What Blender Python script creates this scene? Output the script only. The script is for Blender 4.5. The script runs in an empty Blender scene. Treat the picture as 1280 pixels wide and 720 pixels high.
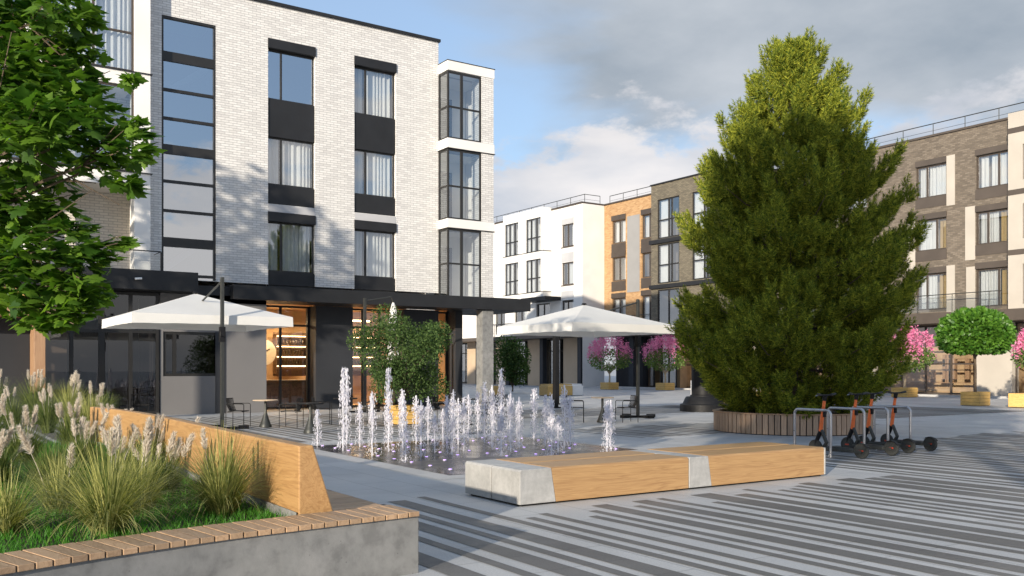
import bpy, math, random
import numpy as np
from mathutils import Vector, Matrix

random.seed(7); RNG = np.random.default_rng(11)
PI = math.pi
sc = bpy.context.scene
C = sc.collection

# ------------------------------------------------------------------ camera, sky, sun, exposure
# world frame: X runs along the left building's facade, Y across the square, Z up
cam_data = bpy.data.cameras.new('camera'); cam = bpy.data.objects.new('camera', cam_data); C.objects.link(cam)
cam.location = (0, 0, 1.65)
cam.rotation_euler = (PI/2, 0, -math.atan2(.555, .832))
cam_data.sensor_width = 36; cam_data.lens = 36*1140/1280
cam_data.shift_y = 100/1280
cam_data.clip_start = .05; cam_data.clip_end = 2000
sc.camera = cam

SUN_EL = math.radians(13.2)
SUN_TRAVEL = math.radians(31)          # heading the light travels in, from +X towards +Y
tx, ty = math.cos(SUN_TRAVEL), math.sin(SUN_TRAVEL)
sd = bpy.data.lights.new('sun', 'SUN'); sun = bpy.data.objects.new('sun', sd); C.objects.link(sun)
sd.energy = 5.0; sd.angle = math.radians(.6); sd.color = (1.0, .89, .73)
trav = Vector((tx*math.cos(SUN_EL), ty*math.cos(SUN_EL), -math.sin(SUN_EL)))
sun.rotation_euler = trav.to_track_quat('-Z', 'Y').to_euler()
sun.location = (-20, -20, 30)

world = bpy.data.worlds.new('World'); sc.world = world; world.use_nodes = True
def build_world():
    nt = world.node_tree; N = nt.nodes; L = nt.links; N.clear()
    out = N.new('ShaderNodeOutputWorld')
    sky = N.new('ShaderNodeTexSky'); sky.sky_type = 'NISHITA'; sky.sun_disc = False
    sky.sun_elevation = SUN_EL; sky.sun_rotation = math.atan2(-tx, -ty)
    sky.air_density = 1.0; sky.dust_density = .6; sky.ozone_density = 1.6
    bg = N.new('ShaderNodeBackground'); bg.inputs[1].default_value = .15
    L.new(sky.outputs[0], bg.inputs[0])
    tc = N.new('ShaderNodeTexCoord')
    # cloud sheet coordinates: direction divided by height, so clouds flatten towards the horizon
    sep = N.new('ShaderNodeSeparateXYZ'); L.new(tc.outputs['Generated'], sep.inputs[0])
    def math_(op, a, b=None, c=None):
        m = N.new('ShaderNodeMath'); m.operation = op
        for i, v in enumerate((a, b, c)):
            if v is None: continue
            if isinstance(v, (int, float)): m.inputs[i].default_value = v
            else: L.new(v, m.inputs[i])
        return m.outputs[0]
    zc = math_('MAXIMUM', sep.outputs[2], 0.0)
    za = math_('ADD', zc, .22)
    cx = math_('DIVIDE', sep.outputs[0], za); cy = math_('DIVIDE', sep.outputs[1], za)
    comb = N.new('ShaderNodeCombineXYZ'); L.new(cx, comb.inputs[0]); L.new(cy, comb.inputs[1]); L.new(math_('MULTIPLY', zc, 1.2), comb.inputs[2])
    def noise(scale, detail, rough, off, dist=0.0):
        mp = N.new('ShaderNodeMapping'); mp.inputs['Location'].default_value = off
        L.new(comb.outputs[0], mp.inputs[0])
        n = N.new('ShaderNodeTexNoise'); n.inputs['Scale'].default_value = scale; n.inputs['Detail'].default_value = detail
        n.inputs['Roughness'].default_value = rough; n.inputs['Distortion'].default_value = dist
        L.new(mp.outputs[0], n.inputs['Vector']); return n.outputs[0]
    def ramp(v, a, b):
        r = N.new('ShaderNodeMapRange'); r.interpolation_type = 'SMOOTHSTEP'
        r.inputs[1].default_value = a; r.inputs[2].default_value = b; L.new(v, r.inputs[0]); return r.outputs[0]
    # high grey stratus sheet: thicker towards the camera's right and overhead
    rt = N.new('ShaderNodeVectorMath'); rt.operation = 'DOT_PRODUCT'; rt.inputs[1].default_value = (.98, .2, 0)
    L.new(tc.outputs['Generated'], rt.inputs[0])
    side = rt.outputs['Value']
    big = noise(1.1, 6, .5, (3.1, 1.7, 0), .3)
    g = math_('ADD', big, math_('MULTIPLY_ADD', side, .85, -.60))
    g = math_('ADD', g, math_('MULTIPLY', zc, .62))
    gmask = ramp(g, .56, .74)
    gshade = noise(2.3, 7, .55, (7.3, 4.2, 0))
    gcol = N.new('ShaderNodeValToRGB'); L.new(gshade, gcol.inputs[0])
    e = gcol.color_ramp.elements
    e[0].position = .28; e[0].color = (.235, .28, .335, 1); e[1].position = .74; e[1].color = (.43, .46, .50, 1)
    # low warm cumulus bank near the horizon
    mp2 = N.new('ShaderNodeMapping'); mp2.inputs['Scale'].default_value = (3.4, 3.4, 7.0); mp2.inputs['Location'].default_value = (.6, .35, .1)
    L.new(tc.outputs['Generated'], mp2.inputs[0])
    n2 = N.new('ShaderNodeTexNoise'); n2.inputs['Scale'].default_value = 1.15; n2.inputs['Detail'].default_value = 9; n2.inputs['Roughness'].default_value = .60
    L.new(mp2.outputs[0], n2.inputs['Vector'])
    low = math_('ADD', n2.outputs[0], math_('MULTIPLY', zc, -1.85))
    lmask = ramp(low, .055, .13)
    n3 = N.new('ShaderNodeTexNoise'); n3.inputs['Scale'].default_value = 2.4; n3.inputs['Detail'].default_value = 8
    mp3 = N.new('ShaderNodeMapping'); mp3.inputs['Scale'].default_value = (1.2, 1.2, 3.4); L.new(tc.outputs['Generated'], mp3.inputs[0]); L.new(mp3.outputs[0], n3.inputs['Vector'])
    lcol = N.new('ShaderNodeValToRGB'); L.new(n3.outputs[0], lcol.inputs[0])
    e = lcol.color_ramp.elements
    e[0].position = .36; e[0].color = (.36, .40, .47, 1); e[1].position = .58; e[1].color = (.72, .68, .66, 1)
    # clear-sky veil: thin haze that whitens the blue
    veil = N.new('ShaderNodeBackground'); veil.inputs[0].default_value = (.33, .45, .66, 1); veil.inputs[1].default_value = 1.0
    m0 = N.new('ShaderNodeMixShader'); m0.inputs[0].default_value = .55; L.new(bg.outputs[0], m0.inputs[1]); L.new(veil.outputs[0], m0.inputs[2])
    bgl = N.new('ShaderNodeBackground'); L.new(lcol.outputs[0], bgl.inputs[0]); bgl.inputs[1].default_value = 1.0
    bgg = N.new('ShaderNodeBackground'); L.new(gcol.outputs[0], bgg.inputs[0])
    sdn = N.new('ShaderNodeVectorMath'); sdn.operation = 'DOT_PRODUCT'; sdn.inputs[1].default_value = (-tx, -ty, .3); L.new(tc.outputs['Generated'], sdn.inputs[0])
    glow = math_('MULTIPLY_ADD', math_('MAXIMUM', sdn.outputs['Value'], -.15), 1.5, 1.25)
    L.new(glow, bgg.inputs[1])
    m1 = N.new('ShaderNodeMixShader'); L.new(gmask, m1.inputs[0]); L.new(m0.outputs[0], m1.inputs[1]); L.new(bgg.outputs[0], m1.inputs[2])
    m2 = N.new('ShaderNodeMixShader'); L.new(math_('MULTIPLY', lmask, .92), m2.inputs[0]); L.new(m1.outputs[0], m2.inputs[1]); L.new(bgl.outputs[0], m2.inputs[2])
    L.new(m2.outputs[0], out.inputs[0])
build_world()
sc.view_settings.view_transform = 'Standard'; sc.view_settings.look = 'None'
sc.view_settings.exposure = 0.45; sc.view_settings.gamma = 1.0; sc.view_settings.use_curve_mapping = False
sc.render.resolution_x = 1024; sc.render.resolution_y = 576

# ------------------------------------------------------------------ materials
class NT:
    def __init__(s, name):
        s.m = bpy.data.materials.new(name); s.m.use_nodes = True
        s.t = s.m.node_tree; s.N = s.t.nodes; s.L = s.t.links
        s.b = s.N['Principled BSDF']; s.out = s.N['Material Output']
    def obj(s, scale=(1,1,1), rot=(0,0,0)):
        tc = s.N.new('ShaderNodeTexCoord'); mp = s.N.new('ShaderNodeMapping')
        mp.inputs['Scale'].default_value = scale; mp.inputs['Rotation'].default_value = rot
        s.L.new(tc.outputs['Object'], mp.inputs[0]); return mp.outputs[0]
    def noise(s, vec, scale, detail=4, rough=.5, dist=0):
        n = s.N.new('ShaderNodeTexNoise'); n.inputs['Scale'].default_value = scale; n.inputs['Detail'].default_value = detail
        n.inputs['Roughness'].default_value = rough; n.inputs['Distortion'].default_value = dist
        if vec is not None: s.L.new(vec, n.inputs['Vector'])
        return n.outputs[0]
    def ramp(s, v, stops):
        r = s.N.new('ShaderNodeValToRGB'); e = r.color_ramp.elements
        while len(e) < len(stops): e.new(.5)
        for el, (p, c) in zip(e, stops): el.position = p; el.color = (*c, 1)
        s.L.new(v, r.inputs[0]); return r.outputs[0]
    def mix(s, f, a, b, mode='MIX'):
        m = s.N.new('ShaderNodeMix'); m.data_type = 'RGBA'; m.blend_type = mode
        for k, v in ((0, f), (6, a), (7, b)):
            if isinstance(v, (int, float)): m.inputs[k].default_value = v
            elif isinstance(v, tuple): m.inputs[k].default_value = (*v, 1)
            else: s.L.new(v, m.inputs[k])
        return m.outputs[2]
    def bump(s, h, strength=.3, dist=.01):
        b = s.N.new('ShaderNodeBump'); b.inputs['Strength'].default_value = strength; b.inputs['Distance'].default_value = dist
        s.L.new(h, b.inputs['Height']); s.L.new(b.outputs[0], s.b.inputs['Normal'])
    def set(s, col=None, rough=None, metal=None, spec=None):
        for k, v in (('Base Color', col), ('Roughness', rough), ('Metallic', metal), ('Specular IOR Level', spec)):
            if v is None: continue
            if isinstance(v, tuple): s.b.inputs[k].default_value = (*v, 1)
            elif isinstance(v, (int, float)): s.b.inputs[k].default_value = v
            else: s.L.new(v, s.b.inputs[k])
        return s.m

def plain(name, col, rough=.5, metal=0, var=.12, scale=3.0, bump=0, spec=None, bscale=None):
    n = NT(name); v = n.obj(); nz = n.noise(v, scale, 5)
    lo = tuple(c*(1-var) for c in col); hi = tuple(min(1, c*(1+var)) for c in col)
    c = n.ramp(nz, [(.3, lo), (.7, hi)])
    r = n.ramp(n.noise(v, scale*2.7, 4), [(.3, (max(.02, rough-.08),)*3), (.7, (min(1, rough+.08),)*3)])
    n.set(c, r, metal, spec)
    if bump: n.bump(n.noise(v, bscale or scale*12, 4), bump, .01)
    return n.m

def brick(name, stops, mortar, bw=.28, bh=.092, rough=.8, bump=.5, mort=.010, large=.10):
    n = NT(name); tc = n.N.new('ShaderNodeTexCoord'); sp = n.N.new('ShaderNodeSeparateXYZ'); n.L.new(tc.outputs['Object'], sp.inputs[0])
    ad = n.N.new('ShaderNodeMath'); ad.operation = 'ADD'; n.L.new(sp.outputs[0], ad.inputs[0]); n.L.new(sp.outputs[1], ad.inputs[1])
    cb = n.N.new('ShaderNodeCombineXYZ'); n.L.new(ad.outputs[0], cb.inputs[0]); n.L.new(sp.outputs[2], cb.inputs[1])
    bt = n.N.new('ShaderNodeTexBrick'); n.L.new(cb.outputs[0], bt.inputs[0])
    bt.inputs['Scale'].default_value = 1; bt.inputs['Brick Width'].default_value = bw; bt.inputs['Row Height'].default_value = bh
    bt.inputs['Mortar Size'].default_value = mort; bt.inputs['Mortar Smooth'].default_value = .2; bt.inputs['Bias'].default_value = 0
    bt.inputs['Color1'].default_value = (0, 0, 0, 1); bt.inputs['Color2'].default_value = (1, 1, 1, 1); bt.inputs['Mortar'].default_value = (.5, .5, .5, 1)
    base = n.ramp(bt.outputs['Color'], stops)
    big = n.noise(n.obj(), .35, 4)
    base = n.mix(large*2, base, n.ramp(big, [(.3, tuple(c*.75 for c in stops[0][1])), (.7, stops[-1][1])]))
    fine = n.noise(n.obj(), 14, 4, .6)
    base = n.mix(.18, base, n.ramp(fine, [(.3, tuple(c*.7 for c in stops[0][1])), (.75, stops[-1][1])]))
    col = n.mix(bt.outputs['Fac'], base, mortar)
    n.set(col, rough)
    inv = n.N.new('ShaderNodeMath'); inv.operation = 'SUBTRACT'; inv.inputs[0].default_value = 1; n.L.new(bt.outputs['Fac'], inv.inputs[1])
    s2 = n.N.new('ShaderNodeMath'); s2.operation = 'MULTIPLY_ADD'; n.L.new(bt.outputs['Color'], s2.inputs[0]); s2.inputs[1].default_value = .5; n.L.new(inv.outputs[0], s2.inputs[2])
    n.bump(s2.outputs[0], bump, .012)
    return n.m

def wood(name, lo, hi, stretch=(1, 14, 14), scale=2.2, rough=.45, knots=True, island=.0, bump=.15):
    n = NT(name); v = n.obj(stretch); nz = n.noise(v, scale, 8, .6, 1.2)
    w = n.noise(n.obj(tuple(.35*s for s in stretch)), scale, 3, .5, 2.5)
    c = n.ramp(nz, [(.25, lo), (.5, tuple((a+b)/2 for a, b in zip(lo, hi))), (.75, hi)])
    c = n.mix(.55, c, n.ramp(w, [(.3, lo), (.45, hi), (.5, tuple(a*.9+b*.1 for a, b in zip(lo, hi))), (.56, hi), (.7, tuple(b*.85 for b in hi))]))
    if island:
        g = n.N.new('ShaderNodeNewGeometry')
        c = n.mix(1.0, c, n.ramp(g.outputs['Random Per Island'], [(0, (1-island,)*3), (1, (1+island*.4, 1+island*.3, 1+island*.2))]), 'MULTIPLY')
    n.set(c, rough); n.bump(nz, bump, .004)
    return n.m

def leafmat(name, lo, hi, rough=.45, trans=.35, tcol=None, spec=.35):
    n = NT(name); g = n.N.new('ShaderNodeNewGeometry')
    c = n.ramp(g.outputs['Random Per Island'], [(0, lo), (.55, tuple((a+b)/2 for a, b in zip(lo, hi))), (1, hi)])
    n.set(c, rough, 0, spec)
    tr = n.N.new('ShaderNodeBsdfTranslucent')
    if tcol: tr.inputs[0].default_value = (*tcol, 1)
    else: n.L.new(n.mix(1.0, c, (1.6, 1.7, .9), 'MULTIPLY'), tr.inputs[0])
    mx = n.N.new('ShaderNodeMixShader'); mx.inputs[0].default_value = trans
    n.L.new(n.b.outputs[0], mx.inputs[1]); n.L.new(tr.outputs[0], mx.inputs[2]); n.L.new(mx.outputs[0], n.out.inputs[0])
    return n.m

def glassmat(name, refl=.35, tint=(.72, .80, .84), wav=.0012):
    n = NT(name); n.N.remove(n.b)
    t = n.N.new('ShaderNodeBsdfTransparent'); t.inputs[0].default_value = (*tint, 1)
    g = n.N.new('ShaderNodeBsdfGlossy'); g.inputs[0].default_value = (.92, .96, 1, 1); g.inputs[1].default_value = .0
    lw = n.N.new('ShaderNodeLayerWeight'); lw.inputs[0].default_value = .35
    ma = n.N.new('ShaderNodeMath'); ma.operation = 'MULTIPLY_ADD'; n.L.new(lw.outputs['Facing'], ma.inputs[0]); ma.inputs[1].default_value = .35; ma.inputs[2].default_value = refl; ma.use_clamp = True
    mx = n.N.new('ShaderNodeMixShader'); n.L.new(ma.outputs[0], mx.inputs[0]); n.L.new(t.outputs[0], mx.inputs[1]); n.L.new(g.outputs[0], mx.inputs[2])
    b = n.N.new('ShaderNodeBump'); b.inputs['Strength'].default_value = .3; b.inputs['Distance'].default_value = wav
    n.L.new(n.noise(n.obj(), 1.1, 2), b.inputs['Height']); n.L.new(b.outputs[0], g.inputs['Normal'])
    n.L.new(mx.outputs[0], n.out.inputs[0]); return n.m

def emit(name, col, s):
    n = NT(name); n.set(col, .5); n.b.inputs['Emission Color'].default_value = (*col, 1); n.b.inputs['Emission Strength'].default_value = s; return n.m

M = {}
M['white_brick'] = brick('white_brick', [(0, (.56, .545, .53)), (.5, (.69, .675, .65)), (1, (.76, .745, .72))], (.37, .36, .355), bw=.30, bh=.090, mort=.0085, large=.07)
M['buff_brick'] = brick('buff_brick', [(0, (.62, .57, .50)), (1, (.78, .73, .65))], (.42, .39, .35), bw=.31, bh=.1, mort=.012)
M['brown_brick'] = brick('brown_brick', [(0, (.09, .072, .053)), (.5, (.155, .125, .092)), (1, (.23, .19, .145))], (.12, .10, .085), bw=.30, bh=.1, mort=.014)
M['orange_brick'] = brick('orange_brick', [(0, (.32, .17, .075)), (.5, (.44, .26, .12)), (1, (.54, .35, .18))], (.42, .27, .14), bw=.28, bh=.1, mort=.01)
M['olive_brick'] = brick('olive_brick', [(0, (.10, .085, .06)), (1, (.22, .19, .13))], (.08, .07, .06), bw=.3, bh=.1, mort=.014)
M['render'] = plain('white_render', (.74, .72, .69), .75, 0, .05, .8, .15, bscale=40)
M['grey_render'] = plain('grey_render', (.42, .42, .43), .8, 0, .08, .8, .2, bscale=40)
M['grey_strip'] = plain('grey_strip_panel', (.27, .265, .26), .7, 0, .06, .8)
M['dark_metal'] = plain('anthracite_metal', (.016, .0165, .018), .5, .0, .18, 1.3, .05, spec=.35)
M['dark_wall'] = plain('dark_grey_cladding', (.030, .032, .037), .6, 0, .12, .6, .1, spec=.3)
M['grey_wall'] = plain('taupe_grey_cladding', (.155, .15, .15), .62, 0, .07, .5, .08)
M['brown_metal'] = plain('bronze_metal', (.085, .068, .055), .5, .1, .12, 1.0)
M['beige_panel'] = plain('beige_panel', (.44, .40, .345), .6, 0, .06, .8)
M['tan_panel'] = plain('tan_panel', (.50, .38, .26), .6, 0, .08, .8)
M['frame'] = plain('window_frame_metal', (.022, .021, .020), .4, .2, .1, 2)
M['bronze_frame'] = plain('bronze_frame_metal', (.07, .055, .045), .45, .2, .1, 2)
M['glass'] = glassmat('coated_glass', .24, (.86, .90, .92))
M['glass_hi'] = glassmat('mirror_coated_glass', .52, (.45, .52, .58))
M['glass_lo'] = glassmat('clear_glass', .10, (.86, .88, .88))
M['glass_dk'] = glassmat('smoked_glass', .07, (.40, .40, .42))
M['room'] = plain('room_interior', (.20, .17, .14), .9)
M['room_dark'] = plain('room_interior_dark', (.06, .05, .045), .9)
M['room_warm'] = plain('room_interior_warm', (.46, .31, .18), .8, 0, .2, 1.5)
def clothmat(name, col, tr=.35):
    n = NT(name); v = n.obj(); c = n.ramp(n.noise(v, 1.2, 3), [(.3, tuple(x*.93 for x in col)), (.7, col)]); n.set(c, .85, 0, .15)
    t = n.N.new('ShaderNodeBsdfTranslucent'); t.inputs[0].default_value = (*col, 1); mx = n.N.new('ShaderNodeMixShader'); mx.inputs[0].default_value = tr
    n.L.new(n.b.outputs[0], mx.inputs[1]); n.L.new(t.outputs[0], mx.inputs[2]); n.L.new(mx.outputs[0], n.out.inputs[0])
    n.bump(n.noise(v, 5, 4), .25, .02)
    return n.m
M['curtain'] = clothmat('sheer_curtain', (.88, .86, .83), .25)
M['gold_curtain'] = clothmat('mustard_curtain', (.60, .40, .14), .3)
M['canvas'] = clothmat('parasol_canvas', (.80, .79, .76), .22)
M['wood_gold'] = wood('oak_backrest', (.28, .145, .055), (.48, .285, .12), (9, .7, 12), 1.8, .5, bump=.2)
M['wood_bench'] = wood('oak_bench', (.28, .15, .062), (.48, .295, .13), (.45, 12, 15), 2.2, .5, bump=.25)
M['wood_slat'] = wood('slat_deck', (.30, .19, .11), (.50, .34, .21), (7, 1, 7), 2.5, .55, island=.28)
M['wood_slat_x'] = wood('seat_slat', (.30, .19, .11), (.50, .34, .21), (1.0, 7, 7), 2.5, .55, island=.25)
M['wood_fence'] = wood('larch_slat', (.30, .19, .12), (.52, .36, .24), (8, 8, .8), 2.0, .6, island=.35)
M['wood_box'] = wood('honey_box_wood', (.42, .24, .06), (.68, .44, .14), (2, 2, 8), 2.2, .5)
M['wood_portal'] = wood('portal_wood', (.28, .15, .08), (.42, .26, .15), (8, 8, .8), 1.6, .5)
M['bark'] = plain('bark', (.11, .08, .055), .9, 0, .35, 9, .6, bscale=30)
M['pale_bark'] = plain('pale_bark', (.42, .33, .22), .85, 0, .2, 9, .4, bscale=30)
M['steel'] = plain('brushed_steel', (.42, .42, .43), .33, .85, .1, 6)
M['black'] = plain('black_powder_coat', (.009, .009, .010), .55, 0, .2, 8, spec=.25)
M['black_rubber'] = plain('black_rubber', (.03, .031, .028), .75, 0, .2, 30)
M['orange_paint'] = plain('orange_paint', (.80, .16, .035), .4, 0, .12, 10)
M['red_paint'] = plain('red_paint', (.45, .05, .02), .4, 0, .1, 10)
M['gunmetal'] = plain('gunmetal_paint', (.05, .052, .048), .45, .4, .15, 10)
M['tabletop'] = plain('light_table_top', (.52, .40, .28), .45, 0, .1, 8)
M['soil'] = plain('soil', (.035, .025, .017), .95, 0, .4, 6, .6)

def concrete():
    n = NT('cast_concrete'); v = n.obj()
    a = n.noise(v, 2.2, 8, .62, .3); b = n.noise(v, 7, 6, .6)
    c = n.ramp(a, [(.28, (.10, .10, .10)), (.5, (.165, .165, .16)), (.75, (.23, .225, .22))])
    c = n.mix(.35, c, n.ramp(b, [(.35, (.13, .13, .13)), (.5, (.27, .27, .265)), (.7, (.36, .36, .35))]))
    vo = n.N.new('ShaderNodeTexVoronoi'); vo.inputs['Scale'].default_value = 9; n.L.new(v, vo.inputs[0])
    pit = n.ramp(vo.outputs['Distance'], [(.02, (.35, .35, .35)), (.07, (1, 1, 1))])
    c = n.mix(.8, c, pit, 'MULTIPLY')
    n.set(c, .78); n.bump(n.noise(v, 22, 6, .65), .35, .006); return n.m
M['concrete'] = concrete()
def capmat():
    n = NT('polished_concrete_cap'); v = n.obj()
    c = n.ramp(n.noise(v, 3.5, 7, .6), [(.3, (.34, .335, .32)), (.7, (.50, .49, .47))])
    c = n.mix(.25, c, n.ramp(n.noise(v, 16, 6, .65), [(.35, (.22, .22, .22)), (.65, (.55, .54, .52))]))
    n.set(c, .38, .15); n.bump(n.noise(v, 30, 4), .12, .004); return n.m
M['cap'] = capmat()

def pavemat(name, c1, c2, joint, bw, bh, rough=.7, rot=0, stain=.3, mort=.006, offs=.5):
    n = NT(name); v = n.obj((1, 1, 1), (0, 0, rot))
    bt = n.N.new('ShaderNodeTexBrick'); n.L.new(v, bt.inputs[0]); bt.offset = offs
    bt.inputs['Scale'].default_value = 1; bt.inputs['Brick Width'].default_value = bw; bt.inputs['Row Height'].default_value = bh
    bt.inputs['Mortar Size'].default_value = mort; bt.inputs['Mortar Smooth'].default_value = .1
    bt.inputs['Color1'].default_value = (*c1, 1); bt.inputs['Color2'].default_value = (*c2, 1); bt.inputs['Mortar'].default_value = (*joint, 1)
    big = n.noise(n.obj(), .5, 7, .6, .4)
    c = n.mix(stain, bt.outputs['Color'], n.ramp(big, [(.3, tuple(x*.55 for x in c1)), (.55, c2), (.75, tuple(min(1, x*1.15) for x in c2))]))
    c = n.mix(.22, c, n.ramp(n.noise(n.obj(), 55, 4, .7), [(.35, tuple(x*.5 for x in c1)), (.65, tuple(min(1, x*1.35) for x in c2))]))
    r = n.ramp(n.noise(n.obj(), .9, 6), [(.3, (rough-.16,)*3), (.7, (min(1, rough+.1),)*3)])
    n.set(c, r)
    inv = n.N.new('ShaderNodeMath'); inv.operation = 'SUBTRACT'; inv.inputs[0].default_value = 1; n.L.new(bt.outputs['Fac'], inv.inputs[1])
    n.bump(inv.outputs[0], .4, .004)
    return n.m
M['pave'] = pavemat('light_paving', (.37, .375, .38), (.49, .49, .485), (.17, .17, .17), 1.2, .6, .62, PI/2, .35, .008)
M['dark_pave'] = pavemat('dark_paving', (.095, .092, .089), (.155, .149, .142), (.04, .04, .04), 40, .6, .62, 0, .4, .006, .5)
M['wet'] = pavemat('wet_granite', (.030, .028, .033), (.045, .042, .048), (.012, .012, .012), 1.32, 1.36, .27, 0, .2, .01, 0)
M['pave_edge'] = pavemat('border_paving', (.40, .395, .385), (.47, .46, .45), (.25, .25, .25), 1.2, .6, .6, 0)

def watermat():
    n = NT('splashing_water'); n.set((.98, .975, .99), .3, 0, .6)
    t = n.N.new('ShaderNodeBsdfTranslucent'); t.inputs[0].default_value = (.95, .93, 1, 1)
    tp = n.N.new('ShaderNodeBsdfTransparent')
    a = n.N.new('ShaderNodeMixShader'); a.inputs[0].default_value = .5; n.L.new(n.b.outputs[0], a.inputs[1]); n.L.new(t.outputs[0], a.inputs[2])
    b = n.N.new('ShaderNodeMixShader'); b.inputs[0].default_value = .22; n.L.new(a.outputs[0], b.inputs[1]); n.L.new(tp.outputs[0], b.inputs[2])
    n.L.new(b.outputs[0], n.out.inputs[0]); return n.m
M['water'] = watermat()
M['violet_led'] = emit('violet_led', (.62, .40, 1.0), 1.8)
M['warm_lamp'] = emit('warm_lamp', (1.0, .66, .32), 12)
M['shelf_glow'] = emit('shelf_light_strip', (1.0, .66, .32), 9)
M['cream'] = plain('cream_face', (.72, .66, .54), .6)
M['bottle'] = plain('dark_bottle_glass', (.05, .03, .015), .15, 0, .3, 20)
M['white_paint'] = plain('white_paint', (.75, .74, .72), .5, 0, .05, 3)
M['hex'] = plain('brown_counter_front', (.12, .065, .035), .5, 0, .5, 22, .3)

# foliage
M['maple'] = leafmat('maple_leaf', (.03, .085, .012), (.15, .27, .03), .45, .45)
M['pine'] = leafmat('pine_needle', (.018, .068, .014), (.42, .43, .05), .65, .22, spec=.12)
M['olive'] = leafmat('olive_leaf', (.03, .065, .02), (.10, .155, .045), .6, .25, spec=.15)
M['ball'] = leafmat('clipped_leaf', (.04, .12, .015), (.13, .27, .035), .4, .35)
M['myrtle_leaf'] = leafmat('myrtle_leaf', (.06, .12, .025), (.17, .24, .06), .5, .35)
M['pink'] = leafmat('pink_blossom', (.62, .12, .30), (.86, .36, .54), .6, .3, (.85, .35, .5))
M['blade'] = leafmat('grass_blade', (.06, .10, .02), (.55, .52, .21), .5, .35)
M['dark_blade'] = leafmat('dark_grass_blade', (.025, .06, .014), (.22, .25, .08), .5, .3)
M['lawn'] = leafmat('lawn_blade', (.035, .14, .012), (.085, .27, .025), .5, .35)
M['plume'] = leafmat('pampas_plume', (.60, .54, .46), (.84, .78, .70), .8, .4, (.8, .72, .62))

# ------------------------------------------------------------------ mesh helpers
class MB:
    def __init__(s): s.v = []; s.f = []; s.sm = []; s.mi = []
    def add(s, vs, fs, smooth=False, mi=0):
        o = len(s.v); s.v += [tuple(p) for p in vs]
        for f in fs: s.f.append(tuple(o+i for i in f)); s.sm.append(smooth); s.mi.append(mi)
        return s
    def box(s, x0, x1, y0, y1, z0, z1, mi=0):
        if x0 > x1: x0, x1 = x1, x0
        if y0 > y1: y0, y1 = y1, y0
        if z0 > z1: z0, z1 = z1, z0
        vs = [(x0,y0,z0),(x1,y0,z0),(x1,y1,z0),(x0,y1,z0),(x0,y0,z1),(x1,y0,z1),(x1,y1,z1),(x0,y1,z1)]
        return s.add(vs, [(0,3,2,1),(4,5,6,7),(0,1,5,4),(1,2,6,5),(2,3,7,6),(3,0,4,7)], False, mi)
    def prism(s, pts, z0, z1, mi=0):
        n = len(pts); vs = [(x, y, z0) for x, y in pts]+[(x, y, z1) for x, y in pts]
        return s.add(vs, [tuple(range(n-1, -1, -1)), tuple(range(n, 2*n))]+[(i, (i+1) % n, n+(i+1) % n, n+i) for i in range(n)], False, mi)
    def tube(s, pts, r, seg=8, caps=True, mi=0):
        pts = [Vector(p) for p in pts]; n = len(pts)
        rs = r if isinstance(r, (list, tuple)) else [r]*n
        vs = []; fs = []; ref = None
        for i, p in enumerate(pts):
            t = (pts[min(i+1, n-1)]-pts[max(i-1, 0)]).normalized()
            if ref is None: ref = Vector((0, 0, 1)) if abs(t.z) < .9 else Vector((1, 0, 0))
            a = t.cross(ref).normalized(); b = a.cross(t).normalized(); ref = b
            for k in range(seg):
                an = 2*PI*k/seg; vs.append(p+(a*math.cos(an)+b*math.sin(an))*rs[i])
        for i in range(n-1):
            for k in range(seg):
                k2 = (k+1) % seg; fs.append((i*seg+k, i*seg+k2, (i+1)*seg+k2, (i+1)*seg+k))
        if caps: fs += [tuple(range(seg-1, -1, -1)), tuple((n-1)*seg+k for k in range(seg))]
        return s.add(vs, fs, seg > 5, mi)
    def lathe(s, prof, cx=0, cy=0, seg=24, mi=0, axis='z', c=(0,0,0)):
        vs = []; fs = []
        for r, z in prof:
            for k in range(seg):
                a = 2*PI*k/seg
                if axis == 'z': vs.append((cx+r*math.cos(a), cy+r*math.sin(a), z))
                elif axis == 'x': vs.append((c[0]+z, c[1]+r*math.cos(a), c[2]+r*math.sin(a)))
                else: vs.append((c[0]+r*math.cos(a), c[1]+z, c[2]+r*math.sin(a)))
        n = len(prof)
        for i in range(n-1):
            for k in range(seg):
                k2 = (k+1) % seg; fs.append((i*seg+k, i*seg+k2, (i+1)*seg+k2, (i+1)*seg+k))
        fs += [tuple(range(seg-1, -1, -1)), tuple((n-1)*seg+k for k in range(seg))]
        return s.add(vs, fs, True, mi)
    def build(s, name, mat, parent=None, bevel=0, loc=None):
        me = bpy.data.meshes.new(name); me.from_pydata(s.v, [], s.f)
        me.polygons.foreach_set('use_smooth', s.sm); me.polygons.foreach_set('material_index', s.mi)
        for m in (mat if isinstance(mat, (list, tuple)) else [mat]): me.materials.append(m)
        o = bpy.data.objects.new(name, me); C.objects.link(o)
        if parent: o.parent = parent
        if loc: o.location = loc
        if bevel:
            b = o.modifiers.new('bevel', 'BEVEL'); b.width = bevel; b.segments = 2; b.limit_method = 'ANGLE'; b.angle_limit = math.radians(40)
        if any(s.sm):
            try: me.set_sharp_from_angle(angle=math.radians(42))
            except Exception: pass
        me.update(); return o

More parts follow.
